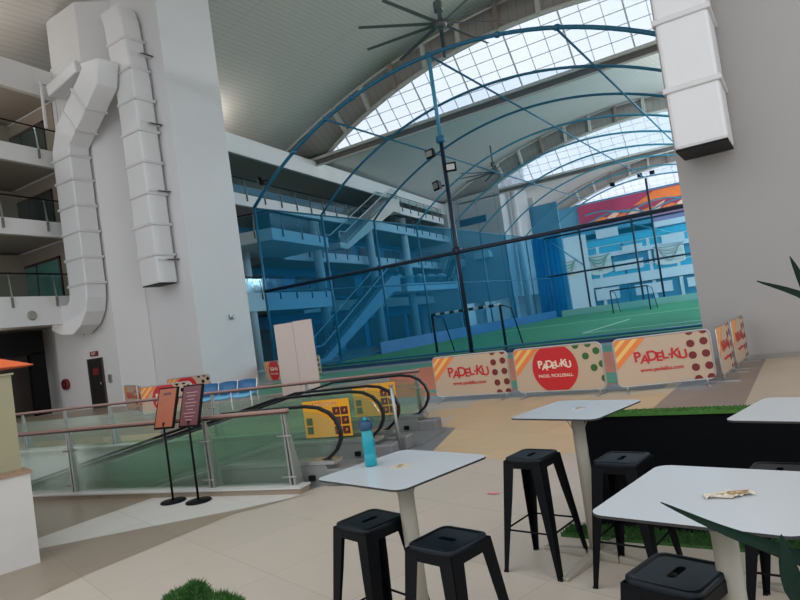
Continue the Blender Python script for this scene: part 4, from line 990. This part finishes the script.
# green grass covered lump at bottom left
gl = thing('grass_ornament', 'lumpy artificial grass covered ornament at the bottom edge', 'ornament', (*W(-1.235,3.28),-.0), R(32.6))
def lump():
    rnd = random.Random(5); g = MB()
    lobes = [((-.10,.0,.46),(.11,.12,.11)), ((-.03,.02,.51),(.07,.08,.08)), ((.07,.0,.44),(.14,.12,.08)), ((.17,-.02,.43),(.06,.08,.055)), ((.01,0,.24),(.20,.16,.24))]
    cols = []
    for c, r in lobes:
        n = 14
        g.grid(lambda u, v: (c[0]+r[0]*math.sin(PI*v)*math.cos(2*PI*u), c[1]+r[1]*math.sin(PI*v)*math.sin(2*PI*u), c[2]-r[2]*math.cos(PI*v)), [i/n for i in range(n+1)], [i/10 for i in range(11)])
        for _ in range(1700):
            a = rnd.uniform(0,2*PI); z = rnd.uniform(-.6,1); q = math.sqrt(1-z*z); nrm = Vector((q*math.cos(a), q*math.sin(a), z))
            p = Vector(c)+Vector((nrm.x*r[0], nrm.y*r[1], nrm.z*r[2])); tip = p+nrm*rnd.uniform(.012,.03)+Vector((rnd.uniform(-.01,.01),rnd.uniform(-.01,.01),rnd.uniform(-.01,.01)))
            s = nrm.orthogonal().normalized()*.0035; g.add([p-s,p+s,tip], [(0,1,2)], rnd.choice((0,0,1)))
    return g
lump().build('grass_fur', ['grassdark','grass'], gl, kind='stuff')

# ------------------------------------------------------------------ potted plant with blade leaves at the right
ppx, ppy = W(.92,.98)
pp = thing('potted_plant', 'potted plant with long dark sword-like leaves at the right edge', 'plant', (ppx,ppy,0), 0)
m = MB(); m.lathe([(.13,0),(.17,.05),(.20,.55),(.21,.6),(.185,.6),(.18,.56)], 28); m.build('pot', 'pot', pp)
m = MB(); m.lathe([(.18,.54),(.17,.56),(.02,.57)], 20); m.build('soil', 'soil', pp)
def leaf(pts, w, roll=0., fold=.25):
    pts = [Vector((*W(p[0],p[1]), p[2]))-Vector((ppx,ppy,0)) for p in pts]
    # smooth the spine
    sp = []
    for i in range(len(pts)-1):
        p0 = pts[max(i-1,0)]; p1 = pts[i]; p2 = pts[i+1]; p3 = pts[min(i+2,len(pts)-1)]
        for k in range(6):
            t = k/6; sp.append(.5*((2*p1)+(-p0+p2)*t+(2*p0-5*p1+4*p2-p3)*t*t+(-p0+3*p1-3*p2+p3)*t**3))
    sp.append(pts[-1]); n = len(sp); m = MB(); vs = []
    for i, p in enumerate(sp):
        t = (sp[min(i+1,n-1)]-sp[max(i-1,0)]).normalized(); s = t.cross(Vector((0,0,1)))
        if s.length < .05: s = Vector((1,0,0))
        s.normalize(); nn = s.cross(t).normalized(); s = (s*math.cos(roll)+nn*math.sin(roll)).normalized(); nn = s.cross(t).normalized()
        f = i/(n-1); ww = w*(.55+.45*min(1,f*4))*(1-max(0,(f-.35)/.65)**1.6)+.0006
        vs += [p-s*ww, p-nn*ww*fold, p+s*ww]
    m.add(vs, [(i*3+j, i*3+j+1, i*3+3+j+1, i*3+3+j) for i in range(n-1) for j in range(2)], 0, True)
    return m.build('leaf', 'leaf', pp, solid=.0015)
C0 = (.92,.98,.56)
leaf([C0,(.80,.96,1.0),(.66,.95,1.26),(.546,1.0,1.328),(.48,1.08,1.352),(.413,1.15,1.386)], .017, roll=.5)
leaf([C0,(.78,.95,.90),(.60,.93,1.15),(.525,.95,1.28),(.532,.99,1.365)], .036, roll=.2)
leaf([C0,(.86,.95,1.2),(.74,.96,1.56),(.665,1.0,1.70),(.621,1.1,1.756)], .020, roll=.3)
leaf([C0,(.86,.95,1.2),(.72,.98,1.5),(.665,1.0,1.66),(.672,1.08,1.79)], .024, roll=.5)
leaf([C0,(.95,1.05,1.2),(1.05,1.15,1.6),(1.12,1.3,1.7)], .024)
leaf([C0,(1.06,.95,1.1),(1.2,.90,1.4),(1.4,.9,1.45)], .024)
leaf([C0,(.90,.85,1.0),(.82,.74,1.1),(.78,.65,1.02)], .026, roll=.8)

# ------------------------------------------------------------------ light
w = bpy.data.worlds.new('sky'); scene.world = w; w.use_nodes = True
N = w.node_tree.nodes; Lk = w.node_tree.links; N.clear()
o = N.new('ShaderNodeOutputWorld'); bg = N.new('ShaderNodeBackground'); Lk.new(bg.outputs[0], o.inputs[0])
tcn = N.new('ShaderNodeTexCoord'); nz = N.new('ShaderNodeTexNoise'); nz.inputs['Scale'].default_value = 2.5; nz.inputs['Detail'].default_value = 4
Lk.new(tcn.outputs['Generated'], nz.inputs['Vector'])
cr = N.new('ShaderNodeValToRGB'); cr.color_ramp.elements[0].position = .35; cr.color_ramp.elements[0].color = (.78,.84,.93,1); cr.color_ramp.elements[1].position = .65; cr.color_ramp.elements[1].color = (.95,.96,.98,1)
Lk.new(nz.outputs[0], cr.inputs[0]); Lk.new(cr.outputs[0], bg.inputs[0]); bg.inputs[1].default_value = 1.0

def lamp(name, loc, power, size=.4, col=(1,.98,.95)):
    l = bpy.data.lights.new(name, 'POINT'); l.energy = power; l.shadow_soft_size = size; l.color = col
    o = bpy.data.objects.new(name, l); o.location = loc; COL.objects.link(o)
for y in (16, 28, 40, 52, 63): lamp('hall_fill', (25.5, y, 12.6), 2200, .6, (.95,.98,1))  # unseen fill lights added behind the right wall to brighten hall and galleries
for y in (-12.5, 3, 16): lamp('cove_lamp', (G(y)[0]-1.2, y, 15.75), 110, .3)
lamp('gallery_lamp', (*G(-12,2.2), 13.6), 60, .15); lamp('gallery_lamp', (*G(-12,2.2), 3.4), 40, .1)
scene.view_settings.view_transform = 'Standard'; scene.view_settings.look = 'None'
scene.view_settings.exposure = 0.62; scene.view_settings.gamma = 1.0; scene.view_settings.use_curve_mapping = False
scene.cycles.max_bounces = 8; scene.cycles.transparent_max_bounces = 24; scene.cycles.diffuse_bounces = 4
